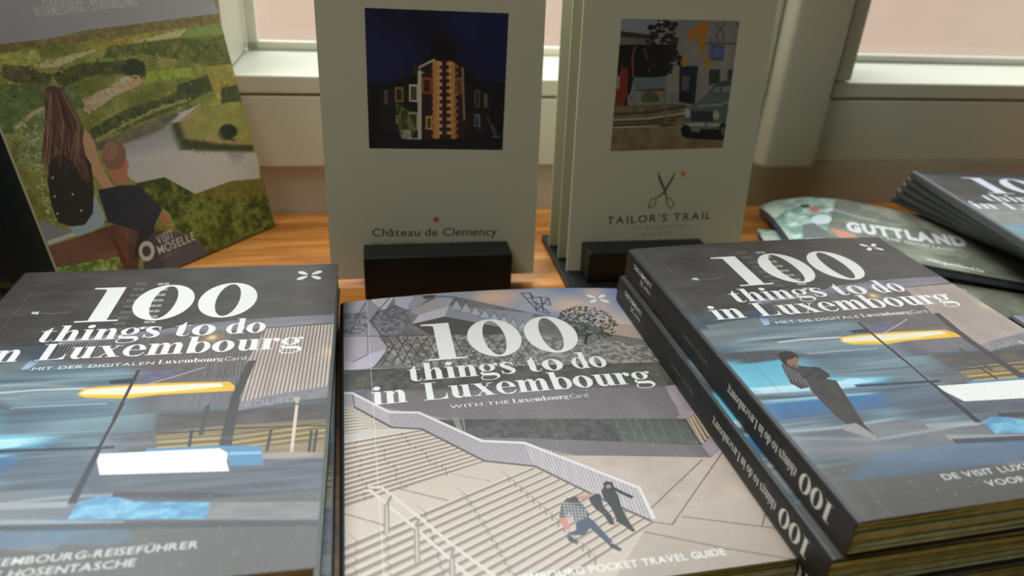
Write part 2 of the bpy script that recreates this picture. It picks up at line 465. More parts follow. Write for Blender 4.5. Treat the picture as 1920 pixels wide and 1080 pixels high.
def serif(art, txt, u0, v0, u1, xh, colr, track=8, alpha=1.0, flip=False, v1=None):
    """draws TXT in metres on the sheet from u0 to u1, baseline v0 (to v1), xh = height of the x in metres"""
    gl, w = word_serif(txt, track); sx = (u1-u0)/w; sy = xh/500.0; T = art.T; art.T = lambda p: np.asarray(p, float)
    k = -1 if flip else 1; sl = 0 if v1 is None else (v1-v0)/(u1-u0)
    for g in gl:
        m = np.zeros((art.h, art.w), np.float32)
        box = [art.w, art.h, 0, 0]
        for op, ps in g:
            for p in ps:
                q = np.array([(u0+a*sx, v0+sl*a*sx-k*b*sy) for a, b in p])*art.res
                c = coverage([q], art.w, art.h, 4)
                if c is None: continue
                x0, y0, cm = c; v = m[y0:y0+cm.shape[0], x0:x0+cm.shape[1]]
                box = [min(box[0], x0), min(box[1], y0), max(box[2], x0+cm.shape[1]), max(box[3], y0+cm.shape[0])]
                if op == '+': np.maximum(v, cm, out=v)
                else: v *= (1-cm)
        if box[2] > box[0]: art.blend((box[0], box[1], m[box[1]:box[3], box[0]:box[2]]), colr, alpha)
    art.T = T
def sans_on(art, txt, fn, colr, bold=0.0, track=0.06, alpha=1.0, width=None):
    """fn maps (0..1 along the word, height in cap heights) to metres on the sheet"""
    gl, w = word_sans(txt, bold, track); T = art.T; art.T = lambda p: np.asarray(p, float)
    for g in gl:
        m = None; acc = []
        for t in g: acc.append(np.array([fn(a/w, b/0.73) for a, b in t])*art.res)
        al = np.concatenate(acc); x0, y0 = np.floor(al.min(0)).astype(int)-2; x1, y1 = np.ceil(al.max(0)).astype(int)+3
        if x1 < 0 or y1 < 0 or x0 > art.w or y0 > art.h: continue
        m = np.zeros((y1-y0, x1-x0), np.float32)
        for q in acc:
            c = coverage([q-np.array([x0, y0])], x1-x0, y1-y0, 4)
            if c: m[c[1]:c[1]+c[2].shape[0], c[0]:c[0]+c[2].shape[1]] += c[2]
        m = np.clip(m, 0, 1)
        cx0, cy0, cx1, cy1 = max(0, x0), max(0, y0), min(art.w, x1), min(art.h, y1)
        if cx1 > cx0 and cy1 > cy0: art.blend((cx0, cy0, m[cy0-y0:cy1-y0, cx0-x0:cx1-x0]), colr, alpha)
    art.T = T
def sans_line(art, txt, u0, v0, u1, cap, colr, bold=0.0, track=0.06, alpha=1.0, v1=None):
    sl = 0 if v1 is None else v1-v0
    sans_on(art, txt, lambda t, h: (u0+(u1-u0)*t, v0+sl*t-cap*h), colr, bold, track, alpha)

def petals(art, c, s, colr):
    """the four petal mark: c and half size s in metres"""
    T = art.T; art.T = lambda p: np.asarray(p, float)
    for a in (38, 142, 218, 322):
        ca, sa = math.cos(R(a)), math.sin(R(a))
        t = np.linspace(0, 2*PI, 24, endpoint=False)
        L = s*0.62*np.cos(t); Wd = s*0.29*np.sin(t)*(1.0+0.3*np.cos(t))
        art.poly(np.c_[c[0]+ca*(s*0.88+L)-sa*Wd, c[1]+sa*(s*0.88+L)+ca*Wd], colr)
    art.T = T

# ------------------------------------------------------------------ poses
TB = 0.0134                       # thickness of one guide
BW, BH, BHL = 0.130, 0.1652, 0.172
def uvdir(th): return (math.cos(th), math.sin(th), 0), (math.sin(th), -math.cos(th), 0)
def crown(A, W=BW):
    def f(u, v):
        s = min(max(u/W, 0.0), 1.0)
        return A*math.sin(PI*s)**0.8*math.exp(-max(v, 0)/0.05) if 0 < s < 1 else 0.0
    return f
POSE = {'L': (-.2065, .2686, .2013), 'M': (-.0763, .2821, .2309), 'R': (.0509, .2987, .2471)}
def page_of(k, n, A):
    x, y, th = POSE[k]; U, V = uvdir(th)
    return Page((x, y, n*TB), U, V, crown(A) if A else None)
PG_L, PG_M, PG_R = page_of('L', 2, 0), page_of('M', 1, .0026), page_of('R', 3, .0012)
WALL = R(11.6)
WV = np.array([math.cos(WALL), math.sin(WALL), 0.0]); WN = np.array([-math.sin(WALL), math.cos(WALL), 0.0])
J0 = np.array([-.1458, .4088, 0.0])
def lean_up(n, L): return np.array([0, 0, 1.0])*math.cos(L)+np.asarray(n)*math.sin(L)

# ------------------------------------------------------------------ prints
WHITE = (240, 240, 238)
mm = 0.001
def title(a, lines, colr=WHITE):
    """lines: v of the three baselines and heights, in millimetres"""
    (b0, t0), (b1, x1), (b2, x2) = lines
    serif(a, '100', 33.8*mm, b0*mm, 99.8*mm, (b0-t0)*mm/704*500, colr, track=0)
    serif(a, 'things', 25.3*mm, b1*mm, 67.6*mm, x1*mm, colr, track=10)
    serif(a, 'to', 71.6*mm, b1*mm, 87.0*mm, x1*mm, colr, track=6)
    serif(a, 'do', 90.0*mm, b1*mm, 105.0*mm, x1*mm, colr, track=6)
    serif(a, 'in', 11.2*mm, b2*mm, 24.6*mm, x2*mm, colr, track=10)
    serif(a, 'Luxembourg', 29.6*mm, b2*mm, 119.6*mm, x2*mm, colr, track=6)
def subtitle(a, txt, u0, us, u1, v, colr=WHITE):
    """thin capitals, then the card's name: bold serif and a light word"""
    sans_line(a, txt, u0*mm, v*mm, us*mm, 2.0*mm, colr, bold=0.0, track=0.07)
    w = (u1-us-1.2)
    serif(a, 'Luxembourg', (us+1.2)*mm, v*mm, (us+1.2+w*.74)*mm, 1.85*mm, colr, track=6)
    sans_line(a, 'Card', (us+1.4+w*.74)*mm, v*mm, u1*mm, 2.6*mm, colr, bold=-0.008, track=0.02)

def station_art(sub, title_v, foot, pl, HH):
    """train passing the glass station; pl maps left-hand guide measurements, pr right-hand ones"""
    a = Art(BW, HH, 8200, (90, 87, 84))
    TL_ = lambda x0, y0, k: PG_L.zoomed(x0, y0, k)
    TR_ = lambda x0, y0, k: PG_R.zoomed(x0, y0, k)
    if pl == 'L':      # right-hand print sits 4 mm higher on the sheet
        sh = lambda f, d: (lambda p: f(p)+np.array([0, d]))
        eL, fL = TL_(0, 490, 3.0), TL_(0, 760, 3.0)
        rr = sh(TR_(1140, 420, 1.636), .0045); rh = sh(TR_(1160, 430, 2.8235), .004)
    else:
        sh = lambda f, d: (lambda p: f(p)*np.array([1, .965])-np.array([0, d]))
        eL, fL = sh(TL_(0, 490, 3.0), .0025), sh(TL_(0, 760, 3.0), .0025)
        rr = TR_(1140, 420, 1.636); rh = TR_(1160, 430, 2.8235)
    I = lambda p: np.asarray(p, float)
    full = [(0, 0), (BW, 0), (BW, HH), (0, HH)]
    a.T = I
    a.tex([(0, 0), (BW, 0), (BW, .07), (0, .07)], (82, 79, 77), (98, 94, 91), (9, 30), 5)
    a.tex([(0, .060), (BW, .060), (BW, HH), (0, HH)], (74, 84, 92), (104, 112, 118), (3, 40), 6, contrast=1.6)
    a.grad([(0, .145), (BW, .145), (BW, HH), (0, HH)], (104, 102, 98), (88, 84, 78))
    a.smear(60, (0, 0, .05, .06), [(120, 120, 122), (66, 64, 62)], .03, .0003, .6, .06)
    a.smear(50, (0, .0, BW, .06), [(118, 114, 112), (70, 68, 66)], .05, .0002, .5, .1)
    # canopy
    a.T = eL
    a.tex([(330, 440), (900, 385), (1100, 352), (1500, 318), (1885, 298), (1882, 345), (1500, 372), (1100, 408), (700, 446), (330, 480)], (128, 126, 136), (150, 148, 156), (6, 40), 7)
    # fluted glass wall behind the title
    wall = [(300, 600), (380, 470), (900, 412), (1500, 376), (1880, 350), (1840, 705), (1330, 800), (860, 850), (760, 640)]
    a.tex(wall, (112, 104, 102), (134, 126, 124), (14, 20), 8)
    a.strips([(330, 470), (900, 412), (1400, 382)], [(230, 640), (850, 850), (1340, 800)], 64, (58, 55, 56), .46, .85, .5)
    a.strips([(340, 470), (900, 412), (1400, 382)], [(240, 640), (850, 850), (1340, 800)], 64, (172, 164, 160), .2, .8, .5)
    a.tex([(1500, 376), (1880, 352), (1842, 712), (1345, 800), (1390, 560)], (178, 164, 156), (196, 182, 174), (10, 10), 9)
    a.strips([(1470, 378), (1880, 352)], [(1345, 800), (1842, 712)], 21, (112, 100, 96), .34, .9, .3)
    a.strips([(1478, 378), (1888, 352)], [(1353, 800), (1850, 712)], 21, (220, 206, 196), .18, .8, .2)
    a.grad([(860, 690), (1330, 650), (1290, 830), (900, 840)], (120, 122, 138), (136, 134, 148), alpha=.5)
    # dark column, inclined wall, lettering
    a.poly([(1395, 560), (1440, 556), (1352, 760), (1330, 900), (1265, 900), (1300, 760)], (78, 72, 72))
    a.tex([(1350, 790), (1560, 745), (1848, 700), (1842, 765), (1560, 800), (1340, 840)], (128, 124, 132), (146, 142, 150), (20, 40), 10)
    (q0, r0), (q1, r1) = a.T([(1372, 822)])[0], a.T([(1650, 790)])[0]
    sans_line(a, 'BOURG', q0, r0, q1, .0036, (172, 166, 164), .0, .14, .75, v1=r1)
    a.T = fL
    a.tex([(880, 50), (1340, 30), (1840, -12), (1838, 75), (1320, 105), (880, 140)], (84, 76, 74), (104, 96, 92), (14, 30), 11)
    a.tex([(820, 160), (1330, 110), (1836, 76), (1826, 290), (1300, 310), (820, 245)], (128, 112, 84), (158, 140, 104), (4, 60), 12)
    for i in range(7):
        y = 165+i*15
        a.line([(850, y+30), (1300, y), (1832, y-72)], .00045, (222, 190, 96) if i % 2 else (88, 78, 68), .85)
    a.line([(880, 160), (1330, 128), (1832, 112)], .0007, (70, 62, 58))
    for x0, x1 in ((1525, 1500), (1752, 1738), (1782, 1765), (1080, 1058)):
        a.line([(x0, 140), (x1, 262)], .0009, (66, 58, 54))
    a.poly([(1290, -10), (1342, -10), (1300, 245), (1225, 245)], (76, 70, 72))
    a.line([(1170, 0), (1130, 165)], .0014, (84, 78, 78))
    a.line([(1670, 0), (1640, 258)], .0010, (214, 200, 186)); a.T = eL
    a.poly([(1650, 765), (1692, 762), (1678, 800), (1664, 800)], (196, 176, 156)); a.T = fL
    a.tex([(820, 268), (1830, 262), (1826, 300), (820, 310)], (150, 140, 132), (168, 158, 148), (10, 60), 13)
    a.tex([(800, 330), (1826, 295), (1812, 480), (800, 500)], (84, 86, 98), (112, 112, 122), (5, 60), 14)
    # blurred train
    a.T = rr
    a.tex([(300, 310), (500, 285), (760, 300), (1000, 440), (1160, 620), (530, 640)], (96, 112, 122), (142, 158, 164), (3, 34), 15)
    a.T = eL
    a.tex([(-400, 640), (160, 615), (700, 590), (790, 610), (640, 895), (400, 1400), (-700, 1400)], (82, 104, 118), (136, 156, 166), (3, 26), 16, alpha=.85)
    a.tex([(-300, 640), (170, 628), (560, 640), (420, 760), (100, 780), (-400, 800)], (116, 134, 140), (160, 174, 178), (3, 40), 17, alpha=.7)
    a.T = fL
    a.grad([(270, 100), (620, 62), (880, 44), (860, 140), (620, 190), (300, 190)], (146, 172, 178), (106, 120, 128), alpha=.7)
    a.tex([(640, 170), (880, 140), (880, 240), (640, 250)], (96, 98, 106), (120, 118, 122), (4, 60), 18)
    a.grad([(0, 250), (540, 230), (640, 470), (0, 520)], (104, 116, 128), (80, 88, 100), alpha=.8)
    I_ = a.T; a.T = I
    a.smear(110, (.0, .078, .062, .150), [(166, 188, 196), (60, 72, 86), (120, 150, 170), (64, 70, 78)], .040, .0005, .7, .0)
    a.smear(90, (.04, .118, BW, .152), [(134, 134, 142), (72, 72, 82), (150, 150, 156)], .045, .0005, .55, .0)
    # cyan windows of the left part
    a.T = rr
    a.grad([(345, 425), (520, 392), (560, 400), (680, 470), (860, 468), (830, 500), (420, 510)], (98, 170, 192), (132, 196, 214))
    a.grad([(420, 506), (800, 474), (820, 486), (720, 506), (440, 524)], (206, 226, 234), (170, 208, 224))
    a.grad([(462, 556), (840, 520), (870, 560), (640, 590), (500, 606)], (64, 124, 172), (84, 110, 140))
    a.line([(380, 535), (700, 528), (880, 512)], [.0012, .002, .0008], (88, 92, 98))
    a.line([(470, 545), (820, 518)], .0012, (140, 196, 222))
    a.tex([(340, 400), (520, 385), (700, 420), (640, 400), (420, 430)], (66, 68, 76), (90, 92, 96), (4, 30), 19)
    # the dome like front of the carriage
    a.tex([(290, 330), (360, 300), (480, 285), (520, 290), (440, 330), (350, 372), (320, 372)], (120, 128, 132), (146, 152, 154), (5, 20), 20)
    a.line([(360, 372), (440, 352), (560, 345), (720, 352)], .0006, (206, 206, 204), .6)
    # platform edge
    a.tex([(520, 640), (900, 600), (1160, 612), (1300, 640), (1300, 740), (600, 720)], (108, 112, 118), (134, 136, 140), (5, 50), 21)
    a.line([(536, 638), (700, 625), (880, 596)], .0011, (180, 188, 192), .8)
    a.line([(540, 655), (820, 662), (1110, 612), (1290, 600)], .0009, (172, 176, 178), .8)
    a.strips([(640, 668), (830, 660)], [(650, 700), (850, 690)], 26, (160, 162, 160), .4, .5)
    a.grad([(700, 790), (840, 700), (1180, 660), (1300, 660), (1300, 720), (1000, 760)], (108, 134, 158), (88, 110, 138), alpha=.7)
    a.T = I
    a.soft([(0, .072), (.060, .066), (.085, .080), (.075, .125), (.12, .130), (.13, .152), (0, .158)], .0035, .0003, .004)
    a.T = rr
    # the leaning traveller
    a.tex([(640, 470), (700, 480), (742, 545), (790, 620), (828, 655), (806, 662), (755, 630), (700, 590), (655, 545), (618, 505)], (62, 56, 54), (80, 72, 66), (40, 30), 22)
    a.poly([(532, 432), (545, 422), (596, 436), (650, 440), (676, 462), (668, 482), (620, 500), (592, 506), (560, 488), (545, 462)], (70, 68, 74))
    for i in range(6): a.line([(540+i*11, 432+i*6), (556+i*12, 478+i*4)], .0004, (150, 146, 148), .8)
    a.line([(600, 470), (640, 442), (672, 462), (640, 478)], .0022, (58, 52, 52))
    a.ell((556, 412), 28, 20, (52, 44, 40)); a.ell((566, 420), 18, 15, (150, 112, 96)); a.ell((548, 403), 26, 13, (46, 38, 36))
    a.line([(572, 428), (580, 440)], .0012, (140, 104, 90))
    a.poly([(710, 618), (760, 610), (826, 652), (815, 664), (780, 648), (724, 632)], (158, 154, 152))
    # long bright banner, signal light, blue panels
    a.T = fL
    a.poly([(820, 242), (1250, 226), (1468, 226), (1482, 335), (1290, 340), (1280, 270), (820, 262)], (100, 146, 178))
    a.poly([(1290, 262), (1470, 258), (1472, 272), (1290, 280)], (140, 190, 216))
    a.poly([(545, 312), (560, 272), (1235, 240), (1282, 268), (1275, 312), (1290, 370), (560, 391)], (232, 230, 226))
    a.tex([(380, 640), (440, 545), (560, 512), (650, 512), (760, 540), (1230, 545), (1160, 640)], (84, 140, 176), (134, 186, 212), (26, 60), 23)
    a.tex([(1180, 545), (1800, 540), (1795, 645), (1160, 640)], (126, 124, 124), (146, 142, 140), (20, 60), 24)
    a.tex([(250, 700), (700, 690), (760, 740), (620, 790), (300, 780)], (84, 112, 136), (100, 124, 144), (16, 40), 25, alpha=.7)
    a.line([(0, 660), (300, 662), (700, 655)], [.0025, .002, .0006], (168, 172, 172), .7)
    a.line([(0, 570), (380, 556)], .0022, (170, 176, 178), .7)
    a.line([(0, 690), (1200, 668), (1800, 660)], .0022, (66, 66, 74), .8)
    a.line([(640, 500), (1100, 505), (1300, 505)], [.002, .0026, .0006], (74, 66, 70), .9)
    a.poly([(0, 205), (120, 200), (110, 230), (0, 245)], (178, 220, 240)); a.poly([(0, 245), (250, 225), (280, 262), (0, 270)], (86, 140, 180), .7)
    a.line([(0, 258), (300, 248), (640, 235)], .0014, (56, 62, 74), .9)
    a.T = eL
    a.line([(0, 740), (200, 724), (480, 715)], .0011, (206, 212, 212), .8)
    a.line([(60, 826), (300, 812), (600, 800)], .0008, (176, 190, 194), .6)
    a.poly([(615, 670), (770, 655), (752, 685), (618, 690)], (64, 66, 72))
    a.poly([(432, 748), (470, 715), (560, 704), (900, 684), (1290, 676), (1322, 700), (1318, 728), (900, 750), (720, 771), (480, 768)], (232, 186, 60))
    a.poly([(450, 742), (490, 720), (700, 706), (1240, 684), (1262, 704), (1180, 712), (740, 752), (470, 758)], (236, 230, 206))
    a.line([(452, 752), (720, 752), (1250, 716)], .0008, (250, 206, 70))
    a.line([(780, 612), (640, 890)], .0010, (60, 54, 56)); a.line([(794, 700), (1000, 642), (1150, 596)], .0006, (176, 176, 206), .9)
    a.tex([(780, 640), (900, 615), (1010, 612), (980, 640), (820, 680)], (98, 98, 140), (130, 130, 170), (20, 40), 26, alpha=.6)
    a.T = fL; a.line([(692, -5), (560, 240), (405, 548)], [.0010, .0013, .0022], (56, 50, 54)); a.line([(700, 0), (575, 235)], .0005, (150, 150, 156), .8)
    a.T = eL
    a.glow((1192, 428), .0045, (196, 170, 124), .55); a.glow((1192, 428), .0016, (246, 226, 170), .9); a.glow((1850, 508), .003, (240, 206, 160), .5)
    for i in range(9):           # ladder of lit windows, two columns
        f = i/8
        for (x0, y0, x1, y1) in ((800, 126, 660, 382), (925, 128, 835, 372)):
            cx, cy = x0+(x1-x0)*f, y0+(y1-y0)*f
            c = (176, 176, 164) if x0 > 900 else (120, 118, 110)
            a.poly([(cx-34, cy-6), (cx-2, cy-7), (cx-6, cy+6), (cx-38, cy+7)], c); a.poly([(cx+2, cy-7), (cx+30, cy-8), (cx+26, cy+5), (cx-2, cy+6)], c)
    a.poly([(180, 285), (222, 282), (214, 300), (176, 296)], (206, 210, 214)); a.line([(230, 292), (300, 294), (390, 284)], .0005, (140, 142, 146), .8)
    a.T = rh
    a.poly([(745, 470), (790, 470), (800, 505), (770, 510)], (176, 190, 214)); a.glow((760, 455), .003, (70, 84, 122), .7)
    a.T = I
    a.line([(.0105, 0), (.0105, HH)], .00035, (134, 132, 130), .5)
    a.specks(700, (0, 0, BW, HH), (150, 148, 146), .00035, 4)
    a.specks(500, (0, .14, BW, HH), (170, 166, 160), .0004, 9)
    a.grain(5)
    title(a, title_v)
    subtitle(a, *sub)
    petals(a, (.1181, .0108), .0036 if pl == 'R' else .0042, WHITE)
    for f in foot: sans_line(a, *f[:1], f[1]*mm, f[2]*mm, f[3]*mm, f[4]*mm, (206, 206, 202), bold=0.012, track=0.05)
    return a

def stairs_art():
    a = Art(BW, BH, 8600, (200, 186, 174))
    d = PG_M.zoomed(600, 500, 1.8625); A_ = PG_M.zoomed(690, 530, 3.4909); b = PG_M.zoomed(620, 720, 3.0); c = PG_M.zoomed(980, 720, 3.0)
    I = lambda p: np.asarray(p, float)
    a.T = I
    a.tex([(0, .05), (BW, .05), (BW, BH), (0, BH)], (186, 170, 158), (206, 192, 180), (14, 22), 30, contrast=1.2)
    a.grad([(0, .14), (BW, .14), (BW, BH), (0, BH)], (198, 184, 172), (160, 148, 136), alpha=.6)
    # sky
    a.tex([(0, 0), (BW, 0), (BW, .06), (0, .06)], (138, 152, 182), (176, 180, 194), (4, 8), 31)
    a.T = A_
    for (x, y, r, al) in ((840, 95, .008, .8), (760, 105, .006, .6), (1350, 150, .008, .7), (1290, 165, .006, .5), (1480, 70, .006, .6), (1620, 270, .009, .7), (940, 80, .005, .6), (1540, 150, .006, .5)):
        a.glow((x, y), r, (232, 198, 172), al)
    # faceted facade
    a.poly([(-220, 60), (30, 95), (30, 600), (-220, 640)], (160, 160, 172))
    a.tex([(-210, 200), (60, 190), (40, 345), (-210, 330)], (104, 104, 112), (160, 160, 168), (80, 90), 134, alpha=.8, octv=3, contrast=3)
    a.poly([(-200, 120), (0, 108), (-60, 200), (-200, 210)], (178, 178, 190)); a.poly([(-200, 350), (0, 350), (0, 470), (-100, 520), (-200, 500)], (186, 178, 188)); a.poly([(-200, 500), (-100, 520), (0, 470), (0, 560), (-200, 580)], (200, 194, 208))
    for q in ([(-200, 210), (-60, 200), (0, 108)], [(-60, 200), (20, 250)], [(-120, 340), (-60, 200)], [(-200, 350), (0, 350), (0, 470), (-100, 520)]): a.line(q, .00045, (84, 86, 98), .9)
    a.tex([(0, 100), (440, 80), (560, 90), (1080, 200), (1560, 300), (1850, 385), (1920, 500), (1930, 620), (0, 560)], (116, 114, 114), (148, 146, 146), (20, 20), 32)
    fac = [([(20, 110), (170, 96), (110, 185), (50, 190)], (196, 198, 206)), ([(170, 96), (300, 88), (250, 180), (180, 150)], (186, 188, 204)),
           ([(300, 88), (420, 82), (300, 180), (250, 180)], (164, 164, 178)), ([(250, 200), (455, 95), (530, 150), (330, 212)], (176, 170, 174)),
           ([(330, 212), (530, 150), (505, 220), (290, 270)], (198, 196, 208)), ([(250, 180), (330, 212), (290, 270)], (140, 140, 152)),
           ([(455, 95), (560, 100), (530, 150)], (168, 180, 196)), ([(0, 110), (110, 185), (60, 190), (0, 250)], (158, 158, 168)),
           ([(0, 250), (80, 350), (0, 350)], (170, 168, 180)), ([(0, 355), (70, 350), (130, 430), (0, 470)], (182, 172, 182)),
           ([(0, 470), (130, 430), (40, 550), (0, 560)], (200, 194, 208)), ([(60, 190), (180, 150), (250, 240), (140, 345), (70, 300)], (120, 122, 132)),
           ([(505, 220), (530, 150), (1080, 200), (1070, 330), (820, 300)], (156, 160, 170)), ([(290, 270), (505, 222), (860, 290), (1010, 330), (620, 350), (400, 340)], (98, 96, 94))]
    for p, cc in fac: a.poly(p, cc)
    for i in range(9):           # light triangles running down to the right
        x = 540+i*62; y = 110+i*20
        a.poly([(x, y+60-i*2), (x+40, y), (x+78, y+66-i*2)], (176+(i % 3)*8, 182+(i % 2)*6, 194))
        a.line([(x, y+60), (x+40, y), (x+78, y+66)], .00035, (110, 114, 124))
    a.tex([(130, 355), (420, 345), (1000, 340), (1500, 380), (1850, 390), (1920, 520), (1000, 560), (100, 545)], (116, 114, 110), (172, 168, 162), (90, 110), 33, contrast=3, octv=3)
    for i in range(15):
        x = 130+i*62
        a.line([(x, 350+i*2), (x+105, 540)], .0004, (70, 70, 72), .8); a.line([(x+70, 350+i*2), (x-40, 540)], .0004, (74, 74, 76), .8)
    for p in ([(20, 250), (60, 190), (110, 185), (180, 150), (250, 180), (300, 180)], [(0, 350), (290, 350), (430, 340)], [(40, 550), (230, 360), (360, 500)], [(60, 190), (140, 345)], [(250, 180), (100, 345)], [(140, 100), (60, 190), (20, 250), (90, 345)]):
        a.line(p, .00045, (78, 80, 92), .9)
    a.tex([(60, 195), (200, 160), (255, 250), (200, 345), (90, 340), (30, 260)], (104, 104, 112), (160, 160, 168), (80, 90), 34, alpha=.7, octv=3, contrast=3)
    a.tex([(350, 85), (440, 78), (430, 98), (370, 105)], (60, 60, 62), (110, 110, 110), (90, 90), 35)
    # far wing, tower, tree
    a.poly([(1500, 250), (1900, 300), (1920, 390), (1560, 330)], (186, 170, 160)); a.poly([(1560, 330), (1880, 385), (1900, 430), (1500, 350)], (130, 124, 120))
    for p in ([(1000, 65), (1060, 130), (1110, 185), (1190, 205)], [(1060, 65), (1080, 120), (1150, 170), (1190, 200)], [(1005, 70), (1062, 68), (1080, 95), (1180, 100), (1195, 145)],
              [(1040, 105), (1130, 92), (1140, 130), (1195, 148)], [(1050, 130), (1150, 140)], [(1085, 165), (1160, 175)], [(1100, 120), (1100, 185)], [(1130, 95), (1150, 190)], [(1180, 100), (1140, 150), (1100, 180)]):
        a.line(p, .0006, (74, 82, 96))
    r_ = random.Random(3)
    for i in range(420):
        t = r_.uniform(0, 2*PI); q = math.sqrt(r_.random()); x = 1400+190*q*math.cos(t)+40*q*q; y = 262+105*q*math.sin(t)+30*q*math.cos(t); s_ = r_.uniform(5, 15)
        a.poly([(x-s_, y), (x, y-s_*.6), (x+s_, y), (x, y+s_*.6)], r_.choice([(66, 74, 64), (84, 92, 80), (52, 58, 52), (100, 106, 92)]), .75)
    a.line([(1440, 330), (1420, 400)], .0012, (64, 60, 56))
    # meadow and the dark bank
    a.tex([(-230, 575), (900, 548), (1920, 520), (2060, 660), (1925, 690), (900, 700), (-230, 780)], (80, 77, 72), (112, 108, 100), (50, 60), 36)
    a.tex([(1500, 560), (1900, 540), (1960, 680), (1600, 690)], (90, 92, 80), (110, 110, 98), (50, 60), 37)
    a.tex([(-230, 720), (-60, 700), (40, 700), (0, 800), (-230, 800)], (100, 104, 122), (130, 132, 148), (50, 50), 38)
    # ribbed wall
    rib = [(0, 715), (1000, 700), (1900, 683), (2150, 686), (2010, 905), (600, 905), (0, 800)]
    a.tex(rib, (132, 124, 126), (150, 142, 144), (10, 10), 39)
    a.T = b
    a.strips([(120, 45), (560, 25), (1080, 5), (1400, -2), (1880, 10)], [(180, 200), (640, 205), (1080, 200), (1500, 196), (2010, 196)], 150, (80, 74, 78), .45, .9)
    a.strips([(124, 45), (564, 25), (1084, 5), (1404, -2), (1884, 10)], [(184, 200), (644, 205), (1084, 200), (1504, 196), (2014, 196)], 150, (186, 176, 180), .22, .8)
    a.T = c
    a.tex([(-480, 200), (0, 196), (920, 195), (1010, 342), (500, 325), (0, 305), (-260, 300), (-420, 250)], (74, 71, 68), (104, 100, 94), (60, 60), 40)
    a.grad([(470, 196), (900, 196), (990, 335), (560, 325)], (92, 96, 90), (112, 114, 106), alpha=.8)
    for x in (520, 590, 640, 700, 760, 850): a.line([(x, 198), (x+60, 330)], .0005, (130, 128, 118), .7)
    a.line([(-380, 190), (-340, 290)], .002, (150, 142, 138)); a.line([(-335, 195), (-320, 290)], .0006, (140, 134, 130))
    a.tex([(-260, 300), (0, 306), (500, 322), (1010, 343), (1062, 412), (500, 402), (300, 400), (60, 350), (-180, 325)], (130, 122, 124), (146, 138, 140), (10, 10), 41)
    a.strips([(-250, 300), (0, 306), (500, 322), (1010, 343)], [(-180, 330), (60, 400), (520, 404), (1062, 412)], 88, (72, 66, 70), .45, .9)
    a.strips([(-246, 300), (4, 306), (504, 322), (1014, 343)], [(-176, 330), (64, 400), (524, 404), (1066, 412)], 88, (182, 172, 176), .2, .7)
    a.tex([(800, 12), (905, -4), (1020, 150), (1085, 262), (1155, 330), (1060, 412), (1010, 342), (930, 190), (880, 160)], (154, 144, 148), (172, 160, 164), (30, 30), 42)
    a.poly([(925, 190), (1000, 155), (1088, 262), (1012, 340)], (96, 84, 78))
    for i in range(5): a.line([(938+i*16, 188-i*8), (1015+i*17, 330-i*17)], .0011, (190, 172, 148))
    # plaza joints
    for p in ([(1150, 345), (840, 790), (690, 770)], [(1010, 425), (720, 700)], [(680, 830), (1150, 925), (1560, 990)], [(900, 745), (1340, 800), (1470, 815)], [(1345, 800), (1365, 728), (1430, 735), (1440, 800)], [(840, 790), (860, 770)]):
        a.line(p, .0004, (120, 104, 94), .9)
    # stairs: two flights and the landing
    a.T = b
    a.poly([(40, 280), (340, 242), (510, 250), (860, 432), (1150, 462), (1800, 770), (1500, 1250), (40, 1250)], (200, 186, 172))
    a.tex([(40, 130), (135, 128), (340, 242), (40, 290)], (196, 184, 172), (206, 194, 182), (30, 30), 43)
    for i in range(9):
        t = i/8.0; x = 140+(330-140)*t; y = 132+(242-132)*t; yl = 138+t*140
        a.poly([(x, y), (x+12, y+6), (40, yl+12), (40, yl+2)], (146, 132, 120)); a.poly([(x, y+4), (40, yl-2), (40, yl+3), (x+6, y+7)], (222, 212, 200))
    a.poly([(40, 288), (340, 244), (505, 252), (40, 345)], (206, 196, 190))
    N = 13
    for i in range(N):
        t = i/(N-1.0); x = 510+(865-510)*t; y = 256+(426-256)*t; yl = 338+(680-338)*t; th = 13+10*t
        a.poly([(x, y), (x+8, y+7), (40, yl+th), (40, yl)], (148, 131, 118)); a.poly([(x, y-3), (x, y+1), (40, yl+1), (40, yl-5)], (226, 216, 204))
        for s in (.25, .55, .8):
            xx = x-(x-40)*s+13*math.sin(i*5+s*9); yy = y+(yl-y)*(x-xx)/(x-40); a.line([(xx, yy), (xx, yy+th)], .0004, (120, 106, 96), .8)
    N = 15
    for i in range(N):
        t = i/(N-1.0); x = 1135+(1800-1135)*t; y = 468+(772-468)*t; sl = .417+(.62-.417)*t**1.2; th = 26+20*t
        xl = 40.0; yl = y+sl*(x-xl)
        a.poly([(x, y), (x+14, y+8), (xl, yl+th+4), (xl, yl)], (146, 130, 117)); a.poly([(x-6, y-1), (x, y+3), (xl, yl+3), (xl, yl-5)], (220, 208, 196))
        for s in (.12, .34, .55, .75, .9):
            xx = x-(x-xl)*s-18*i*.4; yy = y+sl*(x-xx); a.line([(xx, yy), (xx+1, yy+th)], .00045, (122, 108, 98), .8)
            a.line([(xx, yy), (xx-46, yy-34)], .00035, (150, 136, 124), .6)
    a.line([(370, 585), (660, 655)], .0004, (130, 116, 104)); a.line([(40, 718), (310, 795)], .0004, (130, 116, 104)); a.line([(680, 505), (900, 545)], .0003, (150, 136, 124), .7)
    # balustrade
    up = [(50, 52), (120, 50), (330, 158), (495, 160), (850, 320), (1090, 330), (1735, 583), (1815, 752)]
    lo = [(55, 128), (135, 128), (345, 242), (510, 250), (865, 430), (1150, 460), (1520, 640), (1800, 762)]
    a.poly([(50, 52), (120, 50), (330, 158), (495, 160), (850, 320), (1090, 330), (1735, 585), (1815, 765), (1520, 640), (1150, 460), (865, 430), (510, 250), (345, 242), (135, 128), (55, 128)], (184, 176, 180))
